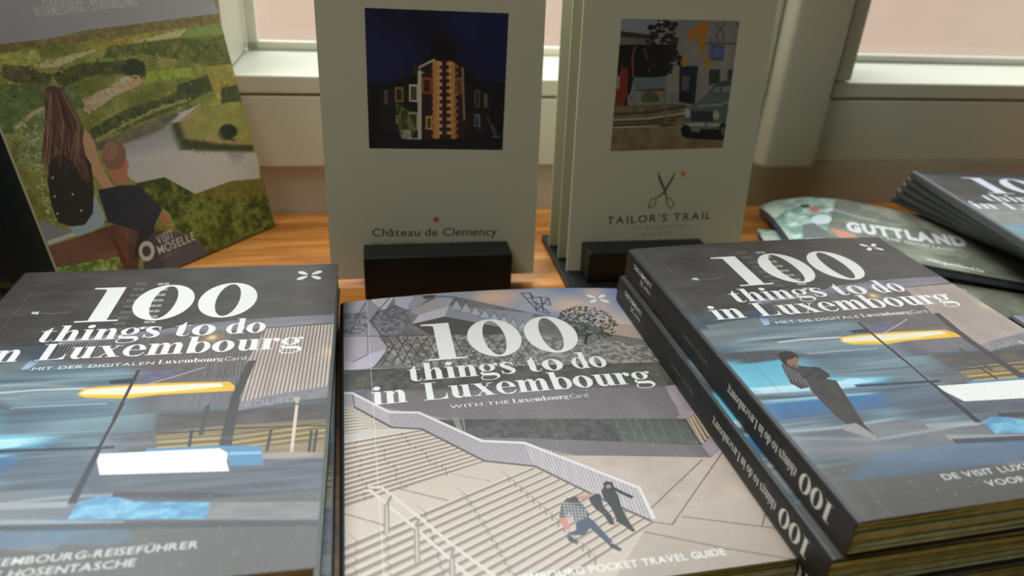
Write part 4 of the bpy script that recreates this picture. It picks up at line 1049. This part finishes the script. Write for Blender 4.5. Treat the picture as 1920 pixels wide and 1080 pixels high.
# magazine with a curled corner
GA = R(-15); GT = np.array([math.cos(GA), math.sin(GA), 0]); GD = np.array([math.sin(GA), -math.cos(GA), 0])
G_W, G_H = .150, .0855
G_TIP = np.array([.1603, .4560, 0.0])
def g_top(u, v):
    s = v/G_H
    base = np.interp(u, [0, .008, .0266, .0488, .0744, .0951, .15], [.0060, .0114, .0170, .0188, .0172, .0158, .0150])
    near = np.interp(u, [.016, .026, .045, .06, .09, .15], [.0150, .0172, .0190, .0186, .0174, .0160])
    return base*(1-s)+near*s
def g_px(pt):
    """photo point -> (u, v) on the curled cover"""
    p = np.array(pt, float); h = .017
    for _ in range(12):
        q = Page(G_TIP+np.array([0, 0, h]), GT, GD).px([p])[0]
        h = .5*h+.5*float(g_top(min(max(q[0], 0), G_W), min(max(q[1], 0), G_H)))
    return q
def gutt_art():
    a = Art(G_W, G_H, 6000, (132, 134, 120))
    zz = lambda x0, y0, k: (lambda P: np.array([g_px((p[0]/k+x0, p[1]/k+y0)) for p in np.atleast_2d(np.asarray(P, float))]))
    I = lambda p: np.asarray(p, float)
    a.T = I
    a.tex([(0, 0), (G_W, 0), (G_W, G_H), (0, G_H)], (112, 116, 104), (146, 148, 134), (14, 9), 120)
    a.tex([(0, 0), (.045, 0), (.03, G_H), (0, G_H)], (122, 146, 134), (196, 212, 204), (22, 12), 121)
    a.T = zz(1380, 360, 6.857)
    a.tex([(300, 230), (520, 160), (640, 230), (520, 330), (360, 290)], (176, 200, 176), (220, 228, 200), (30, 20), 122)
    a.ell((780, 240), 80, 40, (122, 156, 140), .8); a.ell((890, 180), 60, 22, (72, 88, 84)); a.ell((1010, 220), 70, 34, (190, 130, 118)); a.ell((1100, 350), 130, 60, (196, 210, 214))
    a.poly([(1180, 250), (1400, 240), (1500, 360), (1300, 350)], (110, 122, 116)); a.poly([(1200, 460), (1500, 540), (1600, 600), (1350, 600)], (188, 140, 122)); a.line([(1250, 230), (1500, 300), (1800, 370)], .0016, (170, 180, 168))
    a.poly([(850, 420), (1000, 400), (1200, 520), (1180, 600), (860, 600)], (116, 118, 116))
    def row(txt, p0, p1, cap, colr, bold, al=1.0, tr=.05):
        (u0, v0), (u1, v1) = g_px(p0), g_px(p1)
        sans_line(a, txt, u0, v0, u1, cap, colr, bold, tr, al, v1=v1)
    a.T = I
    a.T = zz(1540, 390, 6.0)
    a.T = I
    row('GUTTLAND', (1590, 433), (1816, 462), .0150, (244, 246, 250), .065, 1.0, .09)
    row('THE GOOD LAND', (1662, 449), (1792, 472), .0040, (214, 216, 214), .01)
    row('visitguttland.lu', (1738, 488), (1846, 511), .0046, (232, 232, 222), .03)
    c = g_px((1781, 419)); petals(a, c, .0030, (206, 204, 198))
    a.grain(2, 3)
    return a

def simple_booklet_art():
    """the guide as it lies on the far right, same layout, cooler picture"""
    a = Art(BW, BH, 3600, (70, 72, 72))
    a.tex([(0, 0), (BW, 0), (BW, BH), (0, BH)], (58, 60, 60), (86, 88, 86), (8, 14), 130)
    a.tex([(0, .062), (BW, .048), (BW, .075), (0, .090)], (128, 132, 126), (156, 158, 150), (10, 30), 131)
    a.grad([(0, .090), (BW, .074), (BW, BH), (0, BH)], (132, 168, 182), (96, 128, 150))
    a.smear(60, (0, .08, BW, BH), [(180, 206, 216), (90, 110, 124)], .05, .001, .5)
    a.poly([(0, 0), (BW, 0), (BW, .008), (0, .010)], (30, 31, 31))
    title(a, ((42.0, 16.0), (55.0, 7.4), (67.0, 7.4)), (226, 230, 238))
    dx, dy = int(.009*a.res), int(.006*a.res); a.a[:-dy, :-dx] = a.a[dy:, dx:].copy()
    a.T = lambda p: np.asarray(p, float); a.poly([(0, 0), (BW, 0), (BW, .006), (0, .007)], (30, 31, 31))
    petals(a, (.118, .0105), .0033, WHITE)
    return a

M = {}
art_de = station_art(('MIT DER DIGITALEN', 30.8, 69.8, 100.4, 75.8), ((44.2, 16.3), (57.4, 7.6), (69.6, 7.6)),
                     [('DER VISIT LUXEMBOURG-REISEFÜHRER', 28, 161.8, 100.6, 2.5), ('FÜR DIE HOSENTASCHE', 42, 165.8, 86.8, 2.5)], 'L', BHL)
art_nl = station_art(('MET DE DIGITALE', 32.8, 69.0, 99.9, 70.5), ((40.4, 13.7), (53.0, 7.1), (64.4, 7.2)),
                     [('DE VISIT LUXEMBOURG', 34.5, 155.3, 84, 2.3), ('VOOR', 45.4, 159.6, 58.4, 2.3)], 'R', BH)
M['cover_de'] = printed('print_station_german', art_de)
M['cover_nl'] = printed('print_station_dutch', art_nl)
M['cover_en'] = printed('print_stairs_english', stairs_art())
M['spine'] = printed('print_spine', spine_finish(spine_art()), rough=.5)
M['spine_plain'] = printed('print_spine_plain', spine_art(), rough=.5)
M['castle'] = printed('print_castle_leaflet', castle_art(), rough=.55, gain=.95, contrast=1.05)
M['tailor'] = printed('print_tailor_leaflet', tailor_art(), rough=.55, gain=.95, contrast=1.05)
M['river'] = printed('print_river_brochure', river_art(), rough=.33, gain=1.38, contrast=1.1)
M['leaf'] = printed('print_dark_leaf_leaflet', leaf_art(), rough=.4)
M['gutt'] = printed('print_magazine', gutt_art(), rough=.36, gain=1.35)
M['booklet'] = printed('print_booklet', simple_booklet_art(), rough=.38)
M['black_cover'] = plain('dark_laminate', (38, 39, 38), .5, .4, .15, 900)
M['pages'] = plain('page_edges', (176, 206, 176), .85, .2, .5, 2200, .22, 260)  # white paper, with the greenish cast of shaded edges put into its colour
M['pages_white'] = plain('white_page_edges', (206, 214, 212), .8, .2, .3, 2200, .1, 260)
M['booklet_spine'] = plain('grey_booklet_spine', (78, 80, 80), .45, .5)
M['paper'] = plain('leaflet_paper', CREAM, .7, .3)
M['black'] = plain('black_lacquer', (17, 18, 17), .45, .4, .2, 60, .25, 30)
M['white_paint'] = plain('white_gloss_paint', (208, 206, 188), .38, .4, .12, 90, .03, 6)
M['wall_paint'] = plain('wall_paint', (190, 182, 164), .7, .3, .3, 160, .04, 8)
M['sill_paint'] = plain('outer_sill_paint', (240, 236, 222), .4, .4, .15, 90, .04, 20)
M['wood'] = wood_mat()
M['room'] = plain('room_wall_paint', (100, 122, 96), .9, .1, 0, 1, .05, 2)
M['ceiling'] = plain('ceiling_paint', (206, 202, 190), .9, .1)
M['floor'] = plain('floor_boards_paint', (80, 84, 68), .6, .3, 0, 1, .2, 3)
M['pink'] = plain('pink_render', (212, 180, 160), .95, .1, .3, 12, .05, 2.2)

# ------------------------------------------------------------------ the room
def glass_mat():
    m, nt, b = new_mat('window_glass')
    out = nt.nodes['Material Output']
    tr = nt.nodes.new('ShaderNodeBsdfTransparent'); tr.inputs[0].default_value = (0.97, 0.985, 0.98, 1)
    gl = nt.nodes.new('ShaderNodeBsdfGlossy'); gl.inputs['Roughness'].default_value = 0.03
    lw = nt.nodes.new('ShaderNodeLayerWeight'); lw.inputs[0].default_value = 0.5
    pw = nt.nodes.new('ShaderNodeMath'); pw.operation = 'POWER'; pw.inputs[1].default_value = 5.0
    fr = nt.nodes.new('ShaderNodeMath'); fr.operation = 'MULTIPLY_ADD'; fr.inputs[1].default_value = 0.6; fr.inputs[2].default_value = 0.03
    nt.links.new(lw.outputs['Facing'], pw.inputs[0]); nt.links.new(pw.outputs[0], fr.inputs[0])
    mx = nt.nodes.new('ShaderNodeMixShader')
    nt.links.new(fr.outputs[0], mx.inputs[0]); nt.links.new(tr.outputs[0], mx.inputs[1]); nt.links.new(gl.outputs[0], mx.inputs[2])
    nt.links.new(mx.outputs[0], out.inputs['Surface']); nt.nodes.remove(b)
    return m
M['glass'] = glass_mat()

def in_wall(name, mb, mat, parent=None, **k):
    """mesh given in wall coordinates: x along the wall, y into the wall, z up"""
    o = mb.build(name, mat, parent, **k)
    if parent is None:
        o.location = J0; o.rotation_euler = (0, 0, WALL)
    return o
WIN_Z0, WIN_Z1 = .0835, 1.15
X0, X1 = -1.9, 2.3
def wallbox(b, s0, s1, z0, z1, d0, d1): b.box((s0, d0, z0), (s1, d1, z1))

b = MB()
wallbox(b, X0, X1, -.9, .030, .004, .16)
wallbox(b, X0, X1, 1.20, 1.62, .0, .16)
wallbox(b, X0, -.70, .030, 1.20, .0, .16); wallbox(b, 1.06, X1, .030, 1.20, .0, .16)
tag(in_wall('wall_window', b, M['wall_paint']), kind='structure')
b = MB(); b.box((X0, -3.3, -.92), (X1, .0, -.90)); tag(in_wall('floor', b, M['floor']), kind='structure')
b = MB(); b.box((X0, -3.3, 1.60), (X1, .0, 1.62)); tag(in_wall('ceiling', b, M['ceiling']), kind='structure')
b = MB(); b.box((X0, -3.34, -.9), (X1, -3.3, 1.6)); tag(in_wall('wall_rear', b, M['room']), kind='structure')
b = MB(); b.box((X0-.04, -3.3, -.9), (X0, .16, 1.6)); tag(in_wall('wall_left', b, M['room']), kind='structure')
b = MB(); b.box((X1, -3.3, -.9), (X1+.04, .16, 1.6)); tag(in_wall('wall_right', b, M['room']), kind='structure')

def window(n, s0, s1, fs0, fs1, d):
    """opening s0..s1 inside a frame fs0..fs1 whose front stands at depth d"""
    root = MB()
    wallbox(root, fs0, fs1, .0300, .0722, d, .10)                        # bottom rail
    fr = in_wall('window_%d' % n, root, M['white_paint'], bevel=.0012)
    tag(fr, kind='structure')
    b = MB()
    wallbox(b, fs0, s0-.0110, .0722, 1.20, d+.0004, .10); wallbox(b, s1+.0110, fs1, .0722, 1.20, d+.0004, .10); wallbox(b, s0-.011, s1+.011, WIN_Z1+.011, 1.20, d+.0004, .10)
    in_wall('stile', b, M['white_paint'], fr, bevel=.001)
    e = .0008
    for nm, q in (('bead', (s0-.0104, s1+.0104, .0732, WIN_Z0)), ('bead', (s0-.0104, s0, WIN_Z0+e, WIN_Z1)), ('bead', (s1, s1+.0104, WIN_Z0+e, WIN_Z1)), ('bead', (s0-.0104, s1+.0104, WIN_Z1+e, WIN_Z1+.0104))):
        b = MB(); wallbox(b, *q, d-.0004, .074); in_wall(nm, b, M['white_paint'], fr, bevel=.0012)
    b = MB(); wallbox(b, s0, s1, .0722, WIN_Z0-.0002, .0745, .10); wallbox(b, s0, s1, WIN_Z0-.001, WIN_Z0+.0055, .0745, .0792); wallbox(b, s0, s0+.007, WIN_Z0, WIN_Z1, .0745, .0792); wallbox(b, s1-.007, s1, WIN_Z0, WIN_Z1, .0745, .0792)
    in_wall('glazing_bar', b, M['sill_paint'], fr, bevel=.0006)
    b = MB(); wallbox(b, s0, s1, WIN_Z0-.0008, WIN_Z1, .0795, .0825); in_wall('pane', b, M['glass'], fr)
window(1, -.0175, .2950, -.050, .3040, 0.0)
window(2, .3660, .9800, .3050, 1.06, .0045)
window(3, -.6200, -.0850, -.70, -.0515, 0.0)  # unseen opening added behind the brochure to let in more light

# post between the casements, with a rounded foot
b = MB(); sec = [(.3045, .0040), (.3125, -.0048), (.3485, -.0052), (.3525, .0040)]
for (p, q) in zip(sec, sec[1:]+sec[:1]): b.quad([(p[0], p[1], .029), (q[0], q[1], .029), (q[0], q[1], 1.19), (p[0], p[1], 1.19)])
b.quad([(p[0], p[1], .029) for p in sec]); b.quad([(p[0], p[1], 1.19) for p in sec[::-1]])
po = in_wall('trim_post', b, M['white_paint'], bevel=.0028, segs=3, smooth=True); tag(po, kind='structure')
b = MB(); b.box((-.052, -.0005, .031), (-.0497, .004, 1.19)); tag(in_wall('trim_joint', b, M['white_paint']), kind='structure')

# window board
b = MB()
b.box((X0, -.46, -.030), (X1, .0038, 0.0))
wb = in_wall('window_board', b, M['wood'], bevel=.002); wb.name = 'trim_window_board'; tag(wb, kind='structure')
# front apron below the board
b = MB(); b.box((X0, -.42, -.9), (X1, -.40, -.0305)); tag(in_wall('trim_apron', b, M['white_paint']), kind='structure')

# outside: neighbouring house front and yard
b = MB(); b.box((-9, 2.2, -3.0), (16, 2.5, 2.1))
pk = in_wall('neighbour_house', b, M['pink']); tag(pk, 'pinkish rendered house front seen blurred through the windows', 'building')
b = MB(); b.box((-9, .17, -3.1), (16, 2.19, -3.0)); yd = in_wall('yard_paving', b, plain('paving', (150, 146, 138), .9, .2, .3, 30, .1, 4)); yd.name = 'ground'; tag(yd, kind='structure')

# ------------------------------------------------------------------ guides
def guide(name, loc, rotz, label, group, front, spine, W=BW, H=BH, T=TB, A=0.0, pages=None, seed=1, shared=None):
    root = empty(name, loc, rotz)
    tag(root, label, 'book', group)
    r = .0016; n = 5; wall = .00035
    cr = crown(A, W) if A else (lambda u, v: 0.0)
    # section of the cover: front right edge -> left -> spine -> back right edge
    us = np.linspace(1, 0, 27)*(W-r)+r
    arc1 = [(r-r*math.sin(t), T-r+r*math.cos(t)) for t in np.linspace(0, PI/2, n)][1:]
    arc2 = [(r-r*math.cos(t), r-r*math.sin(t)) for t in np.linspace(0, PI/2, n)]
    outer = [(u, T, 0) for u in us]+[(x, z, 1) for x, z in arc1]+[(x, z, 1) for x, z in arc2]+[(W, 0, 2)]
    def inner(x, z):
        return (max(x, wall) if x > r else wall+(x)*(r-wall)/r, z-wall if z > T/2 else z+wall) if x > r else (wall+x*(r-wall)/r, wall+z*(T-2*wall)/T)
    nv = 24; V = []
    b = MB()
    def P(x, z, v, ft):
        y = -v; zz = z+(cr(x, v)*(1 if ft else 0))
        return (x, y, zz)
    segs_mat = []
    for j in range(nv):
        v0, v1 = H*j/nv, H*(j+1)/nv
        for i in range(len(outer)-1):
            (xa, za, ka), (xb, zb, kb) = outer[i], outer[i+1]
            if ka == 0 and kb == 0: mi = 0
            elif kb == 2: mi = 2
            else: mi = 1
            fa, fb = ka == 0, kb == 0
            pts = [P(xa, za, v0, fa), P(xa, za, v1, fa), P(xb, zb, v1, fb), P(xb, zb, v0, fb)]
            if mi == 0: uv = [(xa/W, 1-v0/H), (xa/W, 1-v1/H), (xb/W, 1-v1/H), (xb/W, 1-v0/H)]
            elif mi == 1: uv = [(v0/H, za/T), (v1/H, za/T), (v1/H, zb/T), (v0/H, zb/T)]
            else: uv = [(0, 0)]*4
            b.quad(pts, mi, uv)
            ia, ib = inner(xa, za), inner(xb, zb)
            b.quad([P(ib[0], ib[1], v0, fb), P(ib[0], ib[1], v1, fb), P(ia[0], ia[1], v1, fa), P(ia[0], ia[1], v0, fa)], 2)
            if j == 0: b.quad([P(xa, za, 0, fa), P(xb, zb, 0, fb), P(ib[0], ib[1], 0, fb), P(ia[0], ia[1], 0, fa)], 2)
            if j == nv-1: b.quad([P(xb, zb, H, fb), P(xa, za, H, fa), P(ia[0], ia[1], H, fa), P(ib[0], ib[1], H, fb)], 2)
        for (x, z, k) in (outer[0], outer[-1]):
            i_ = inner(x, z); ft = k == 0
            b.quad([P(x, z, v0, ft), P(i_[0], i_[1], v0, ft), P(i_[0], i_[1], v1, ft), P(x, z, v1, ft)], 2)
    b.build('cover', [front, spine, M['black_cover']], root, smooth=True)
    # page block: bundles of pages, each a little out of line, with wavy edges
    q = random.Random(seed); b = MB(); nb = 15; z0 = wall+.0001; zt = T-wall-.0001
    hs = [q.uniform(.6, 1.5) for _ in range(nb)]; S = sum(hs); zc = z0
    ph = [q.uniform(0, 6) for _ in range(nb+1)]
    def wave(k, x, v): return 0 if k in (0, nb) else .00022*math.sin(x*60+ph[k])+.00012*math.sin(x*140+ph[k]*2)
    NX = 22; zs = [zc]
    for h in hs: zs.append(zs[-1]+h/S*(zt-z0))
    for k in range(nb):
        x0, x1 = .0008, W-.0003-q.uniform(0, .0006); y1 = H-.0004-q.uniform(0, .0009); g = .00012
        def top(x, v, kk=k+1):
            z = zs[kk]+wave(kk, x, v)-g
            return z+(cr(x, v)*(kk/nb)**2)
        def bot(x, v, kk=k):
            return zs[kk]+wave(kk, x, v)+(cr(x, v)*(kk/nb)**2)
        xs = np.linspace(x0, x1, NX+1)
        for i in range(NX):
            xa, xb = xs[i], xs[i+1]
            b.quad([(xa, -y1, bot(xa, y1)), (xb, -y1, bot(xb, y1)), (xb, -y1, top(xb, y1)), (xa, -y1, top(xa, y1))])
            b.quad([(xb, -.0006, bot(xb, 0)), (xa, -.0006, bot(xa, 0)), (xa, -.0006, top(xa, 0)), (xb, -.0006, top(xb, 0))])
            b.quad([(xa, -y1, top(xa, y1)), (xb, -y1, top(xb, y1)), (xb, -y1+.003, top(xb, y1)), (xa, -y1+.003, top(xa, y1))])
            b.quad([(xa, -y1, bot(xa, y1)), (xa, -y1+.003, bot(xa, y1)), (xb, -y1+.003, bot(xb, y1)), (xb, -y1, bot(xb, y1))])
        ys = np.linspace(.0006, y1, 13)
        for ya, yb in zip(ys[:-1], ys[1:]):
            b.quad([(x1, -yb, bot(x1, yb)), (x1, -ya, bot(x1, ya)), (x1, -ya, top(x1, ya)), (x1, -yb, top(x1, yb))])
            b.quad([(x1-.003, -yb, top(x1, yb)), (x1, -yb, top(x1, yb)), (x1, -ya, top(x1, ya)), (x1-.003, -ya, top(x1, ya))])
    # closed core behind the bundles
    b.box((.0008, -(H-.0024), z0), (W-.0022, -.0010, zt-.0002))
    pb = b.build('page_block', pages or M['pages'], root, weld=False)
    tag(pb, kind='stuff')
    return root

UP = lambda n: n*TB
x, y, th = POSE['L']
low_th = .2270; lu, lv = uvdir(low_th)
mx, my, mth = POSE['M']; mu, mv = uvdir(mth)
# lower German guide: its right edge lies just beside the spine of the middle guide
cR = np.array([mx, my])+np.array(mv[:2])*(-.006)-np.array(mu[:2])*.0016
lo = cR-np.array(lu[:2])*BW
gL = 'guides with the train station cover'
guide('travel_guide', (lo[0], lo[1], 0), low_th, 'train station guide lying under the German guide, its cover showing as a thin strip', gL, M['cover_de'], M['spine_plain'], H=BHL, pages=M['pages_white'], seed=3)
guide('travel_guide', (x, y, UP(1)), th, 'grey train station guide with German title MIT DER DIGITALEN, on top at the left', gL, M['cover_de'], M['spine_plain'], H=BHL, pages=M['pages_white'], seed=4)
guide('travel_guide', (mx, my, 0), mth, 'guide with beige stone stairs cover between the two stacks', 'guides with the stone stairs cover', M['cover_en'], M['spine_plain'], A=.0026, seed=5)
x, y, th = POSE['R']
def off(du, dv, dth): u, v = uvdir(th); return (x+u[0]*du+v[0]*dv, y+u[1]*du+v[1]*dv), th+dth
(p1, t1), (p2, t2) = off(-.0022, -.0006, -.0050), off(-.0005, .0008, .004)
gR = 'stack of Dutch train station guides'
guide('travel_guide', (p2[0], p2[1], 0), t2, 'bottom guide of the three in the stack at the right', gR, M['cover_nl'], M['spine'], seed=6)
guide('travel_guide', (p1[0], p1[1], UP(1)), t1, 'middle guide of the stack at the right, black spine with white lettering', gR, M['cover_nl'], M['spine'], seed=7)
guide('travel_guide', (x, y, UP(2)), th, 'top guide of the stack at the right, leaning man on the train station cover', gR, M['cover_nl'], M['spine'], A=.0012, seed=8)
guide('travel_guide', (.2377, .3075, 0), .17, 'stairs guide of which only the pale blue corner shows at the right edge', 'guides with the stone stairs cover', M['cover_en'], M['spine_plain'], seed=9)

# ------------------------------------------------------------------ fanned booklets at the far right
n_b, t_b, z_b = 5, .0053, .0183
for i in range(n_b):
    f = i/(n_b-1)
    loc = (.2393+(.2359-.2393)*f+random.uniform(-.0008, .0008), .4443+(.4276-.4443)*f, z_b+i*(t_b+.0001))
    lab = ['lowest booklet of the fanned pile at the far right', 'second booklet from the bottom of the fanned pile by the window', 'middle booklet of the fanned pile by the window',
           'second booklet from the top of the fanned pile by the window', 'uppermost booklet of the fanned pile, large white 100 on dark cover'][i]
    guide('booklet', loc, R(23)*(1-f)+R(4)*f, lab, 'fanned booklets by the window', M['booklet'], M['booklet_spine'], T=t_b, seed=20+i)

# ------------------------------------------------------------------ magazines
def magazine(name, origin, ang, label, top_fn, thick, mats, W=G_W, H=G_H):
    root = empty(name, origin, ang); tag(root, label, 'magazine', 'curled landscape magazines')
    N, K = 40, 14
    b = MB(); c = .0005
    ux = lambda a_, b_: .2*b_*H+a_*(W-.2*b_*H)
    f = lambda a_, b_: (ux(a_, b_), -b_*H, top_fn(ux(a_, b_), b_*H))
    f2 = lambda a_, b_: (ux(a_, b_), -b_*H, top_fn(ux(a_, b_), b_*H)-c)
    b.grid(f, N, K, 0, uvf=lambda p, q: (ux(p, q)/W, 1-q), flip=True); b.grid(f2, N, K, 1)
    for j in range(K):
        for a_ in (0.0, 1.0): b.quad([f(a_, j/K), f2(a_, j/K), f2(a_, (j+1)/K), f(a_, (j+1)/K)], 1)
    for i in range(N):
        for b_ in (0.0, 1.0): b.quad([f(i/N, b_), f2(i/N, b_), f2((i+1)/N, b_), f((i+1)/N, b_)], 1)
    b.build('cover', [mats, M['paper']], root, smooth=True)
    b = MB(); e = .0006
    def sheet_set(z0, z1, ins):
        g1 = lambda a_, b_: (e+ins+ux(a_, b_)*(W-2*e-2*ins)/W, -(e+ins+b_*(H-2*e-2*ins)), max(top_fn(ux(a_, b_), b_*H)-z0, .0003))
        g2 = lambda a_, b_: (e+ins+ux(a_, b_)*(W-2*e-2*ins)/W, -(e+ins+b_*(H-2*e-2*ins)), max(top_fn(ux(a_, b_), b_*H)-z1, .0002))
        b.grid(g1, N, K, 0, flip=True); b.grid(g2, N, K, 0)
        for j in range(K):
            for a_ in (0.0, 1.0): b.quad([g1(a_, j/K), g2(a_, j/K), g2(a_, (j+1)/K), g1(a_, (j+1)/K)])
        for i in range(N):
            for b_ in (0.0, 1.0): b.quad([g1(i/N, b_), g2(i/N, b_), g2((i+1)/N, b_), g1((i+1)/N, b_)])
    h = (thick-c)/4
    for k in range(4): sheet_set(c+k*h+.00005, c+(k+1)*h-.00005, .0002*(k % 2))
    pb = b.build('page_block', M['mag_pages'], root, weld=False); tag(pb, kind='stuff')
    return root
M['mag_pages'] = plain('magazine_page_edges', (84, 88, 100), .7, .3, .3, 1500, .3, 200)
magazine('magazine', G_TIP, GA, 'curled landscape magazine with white GUTTLAND title on grey green cover', g_top, .0052, M['gutt'])
def g_low(u, v):
    return float(np.interp(u, [0, .020, .04, .06, .15], [.0044, .0058, .0080, .0086, .0086]))
o2 = np.array([.1475, .4190, 0.0])
magazine('magazine', (.1495, .4200, 0), GA+R(1.5), 'magazine under the GUTTLAND one, only its pale left corner sticking out', g_low, .0042, M['gutt'])
magazine('magazine', (.1560, .4200, 0), GA-R(2.0), 'lowest magazine of the pile, hardly showing under the others', lambda u, v: .0044, .0040, M['gutt'])

# ------------------------------------------------------------------ leaflets in their black blocks
def leaflet(name, O, U, UPV, W, H, thick, mat, label, group, cat='leaflet', bend=0.0, back=None):
    N = np.cross(np.asarray(U), np.asarray(UPV)); N = N/np.linalg.norm(N)      # towards the viewer
    b = MB()
    def f(a_, c_, t): 
        k = bend*(math.sin(PI*a_)-.0)+bend*.6*(c_**2)
        p = np.asarray(U)*a_*W+np.asarray(UPV)*c_*H+N*(t+k); return tuple(p)
    nu, nv = 10, 16
    b.grid(lambda a_, c_: f(a_, c_, 0), nu, nv, 0, uvf=lambda p, q: (p, q))
    b.grid(lambda a_, c_: f(a_, c_, -thick), nu, nv, 1, flip=True)
    for j in range(nv):
        for a_ in (0.0, 1.0): b.quad([f(a_, j/nv, 0), f(a_, j/nv, -thick), f(a_, (j+1)/nv, -thick), f(a_, (j+1)/nv, 0)], 1)
    for i in range(nu):
        for c_ in (0.0, 1.0): b.quad([f(i/nu, c_, 0), f(i/nu, c_, -thick), f((i+1)/nu, c_, -thick), f((i+1)/nu, c_, 0)], 1)
    o = b.build(name, [mat, back or M['paper']], smooth=False); o.location = tuple(O)
    for p in o.data.polygons: p.use_smooth = bend != 0.0
    tag(o, label, cat, group)
    return o
leaflet('leaflet', A_O, WV, A_UP, LW, LH, .0011, M['castle'], 'cream leaflet with a castle at night, in the black block between the windows', 'leaflets standing in blocks')
for k, (d, ds, lab) in enumerate([(0.0, 0.0, "front cream leaflet with old car photo and TAILOR'S TRAIL, at the right"), (.0160, -.0009, 'second cream leaflet, close behind the front car leaflet'), (.0322, -.0022, 'rearmost cream leaflet of the three standing at the right')]):
    leaflet('leaflet', B_O+WN*d+WV*ds, WV, B_UP, BLW, LH, .0010, M['tailor'], lab, 'leaflets standing in blocks')
leaflet('brochure', M_O, MU, M_UP, M_W, M_H, .0022, M['river'], 'tall brochure with couple above a river bend, leaning at the left', None, 'brochure')
leaflet('brochure', D_O, DU, lean_up(DN, R(10)), D_W, D_H, .0030, M['leaf'], 'nearly black leafy brochure with dark teal edge at the far left', None, 'brochure', back=M['black'])

def block(O, s0, s1, d_front, d_back, ztop, lean, label, plate=None):
    """black wooden holder with a slot for leaflets; O = foot of the leaflet"""
    root = empty('leaflet_holder', (O[0], O[1], 0), WALL)
    tag(root, label, 'holder', 'black leaflet holders')
    b = MB()
    sl = math.tan(lean); zb = .0
    # front block with a back face that follows the leaning leaflet
    z0, z1 = (plate[4] if plate else 0.0), ztop
    y_b0, y_b1 = -.0006+(z0-.004)*sl, -.0006+(z1-.004)*sl
    P = [(s0, -d_front, z0), (s1, -d_front, z0), (s1, y_b0, z0), (s0, y_b0, z0), (s0, -d_front, z1), (s1, -d_front, z1), (s1, y_b1, z1), (s0, y_b1, z1)]
    for q in ((3,2,1,0),(4,5,6,7),(0,1,5,4),(1,2,6,5),(2,3,7,6),(3,0,4,7)): b.quad([P[i] for i in q])
    b.build('front_block', M['black'], root, bevel=.0007)
    b = MB()
    for (a0, a1) in d_back:
        w0, w1 = a0+(z0-.004)*sl, a1+(z0-.004)*sl; v0, v1 = a0+(z1-.004)*sl, a1+(z1-.004)*sl
        P = [(s0, w0, z0), (s1, w0, z0), (s1, w1, z0), (s0, w1, z0), (s0, v0, z1), (s1, v0, z1), (s1, v1, z1), (s0, v1, z1)]
        b = MB()
        for q in ((3,2,1,0),(4,5,6,7),(0,1,5,4),(1,2,6,5),(2,3,7,6),(3,0,4,7)): b.quad([P[i] for i in q])
        b.build('rear_block', M['black'], root, bevel=.0007)
    b = MB()
    if plate: b.box((plate[0], plate[2], 0), (plate[1], plate[3], plate[4]-.0002))
    else: b.box((s0, -d_front+.0004, .0002), (s1, d_back[-1][1]-.0006, .0034))
    b.build('base_plate', M['black'], root, bevel=.0004)
    return root
block(A_O, .0164, .0884, .0150, [(.0022, .0120)], .0225, A_L, 'black block holding the castle leaflet, behind the stairs guide')
block(B_O, .0071, .0730, .0140, [(.0020, .0148), (.0182, .0308), (.0344, .0440)], .0205, R(6), 'black block on a base plate holding the three car leaflets', plate=(-.0030, .0900, -.0210, .0480, .0040))
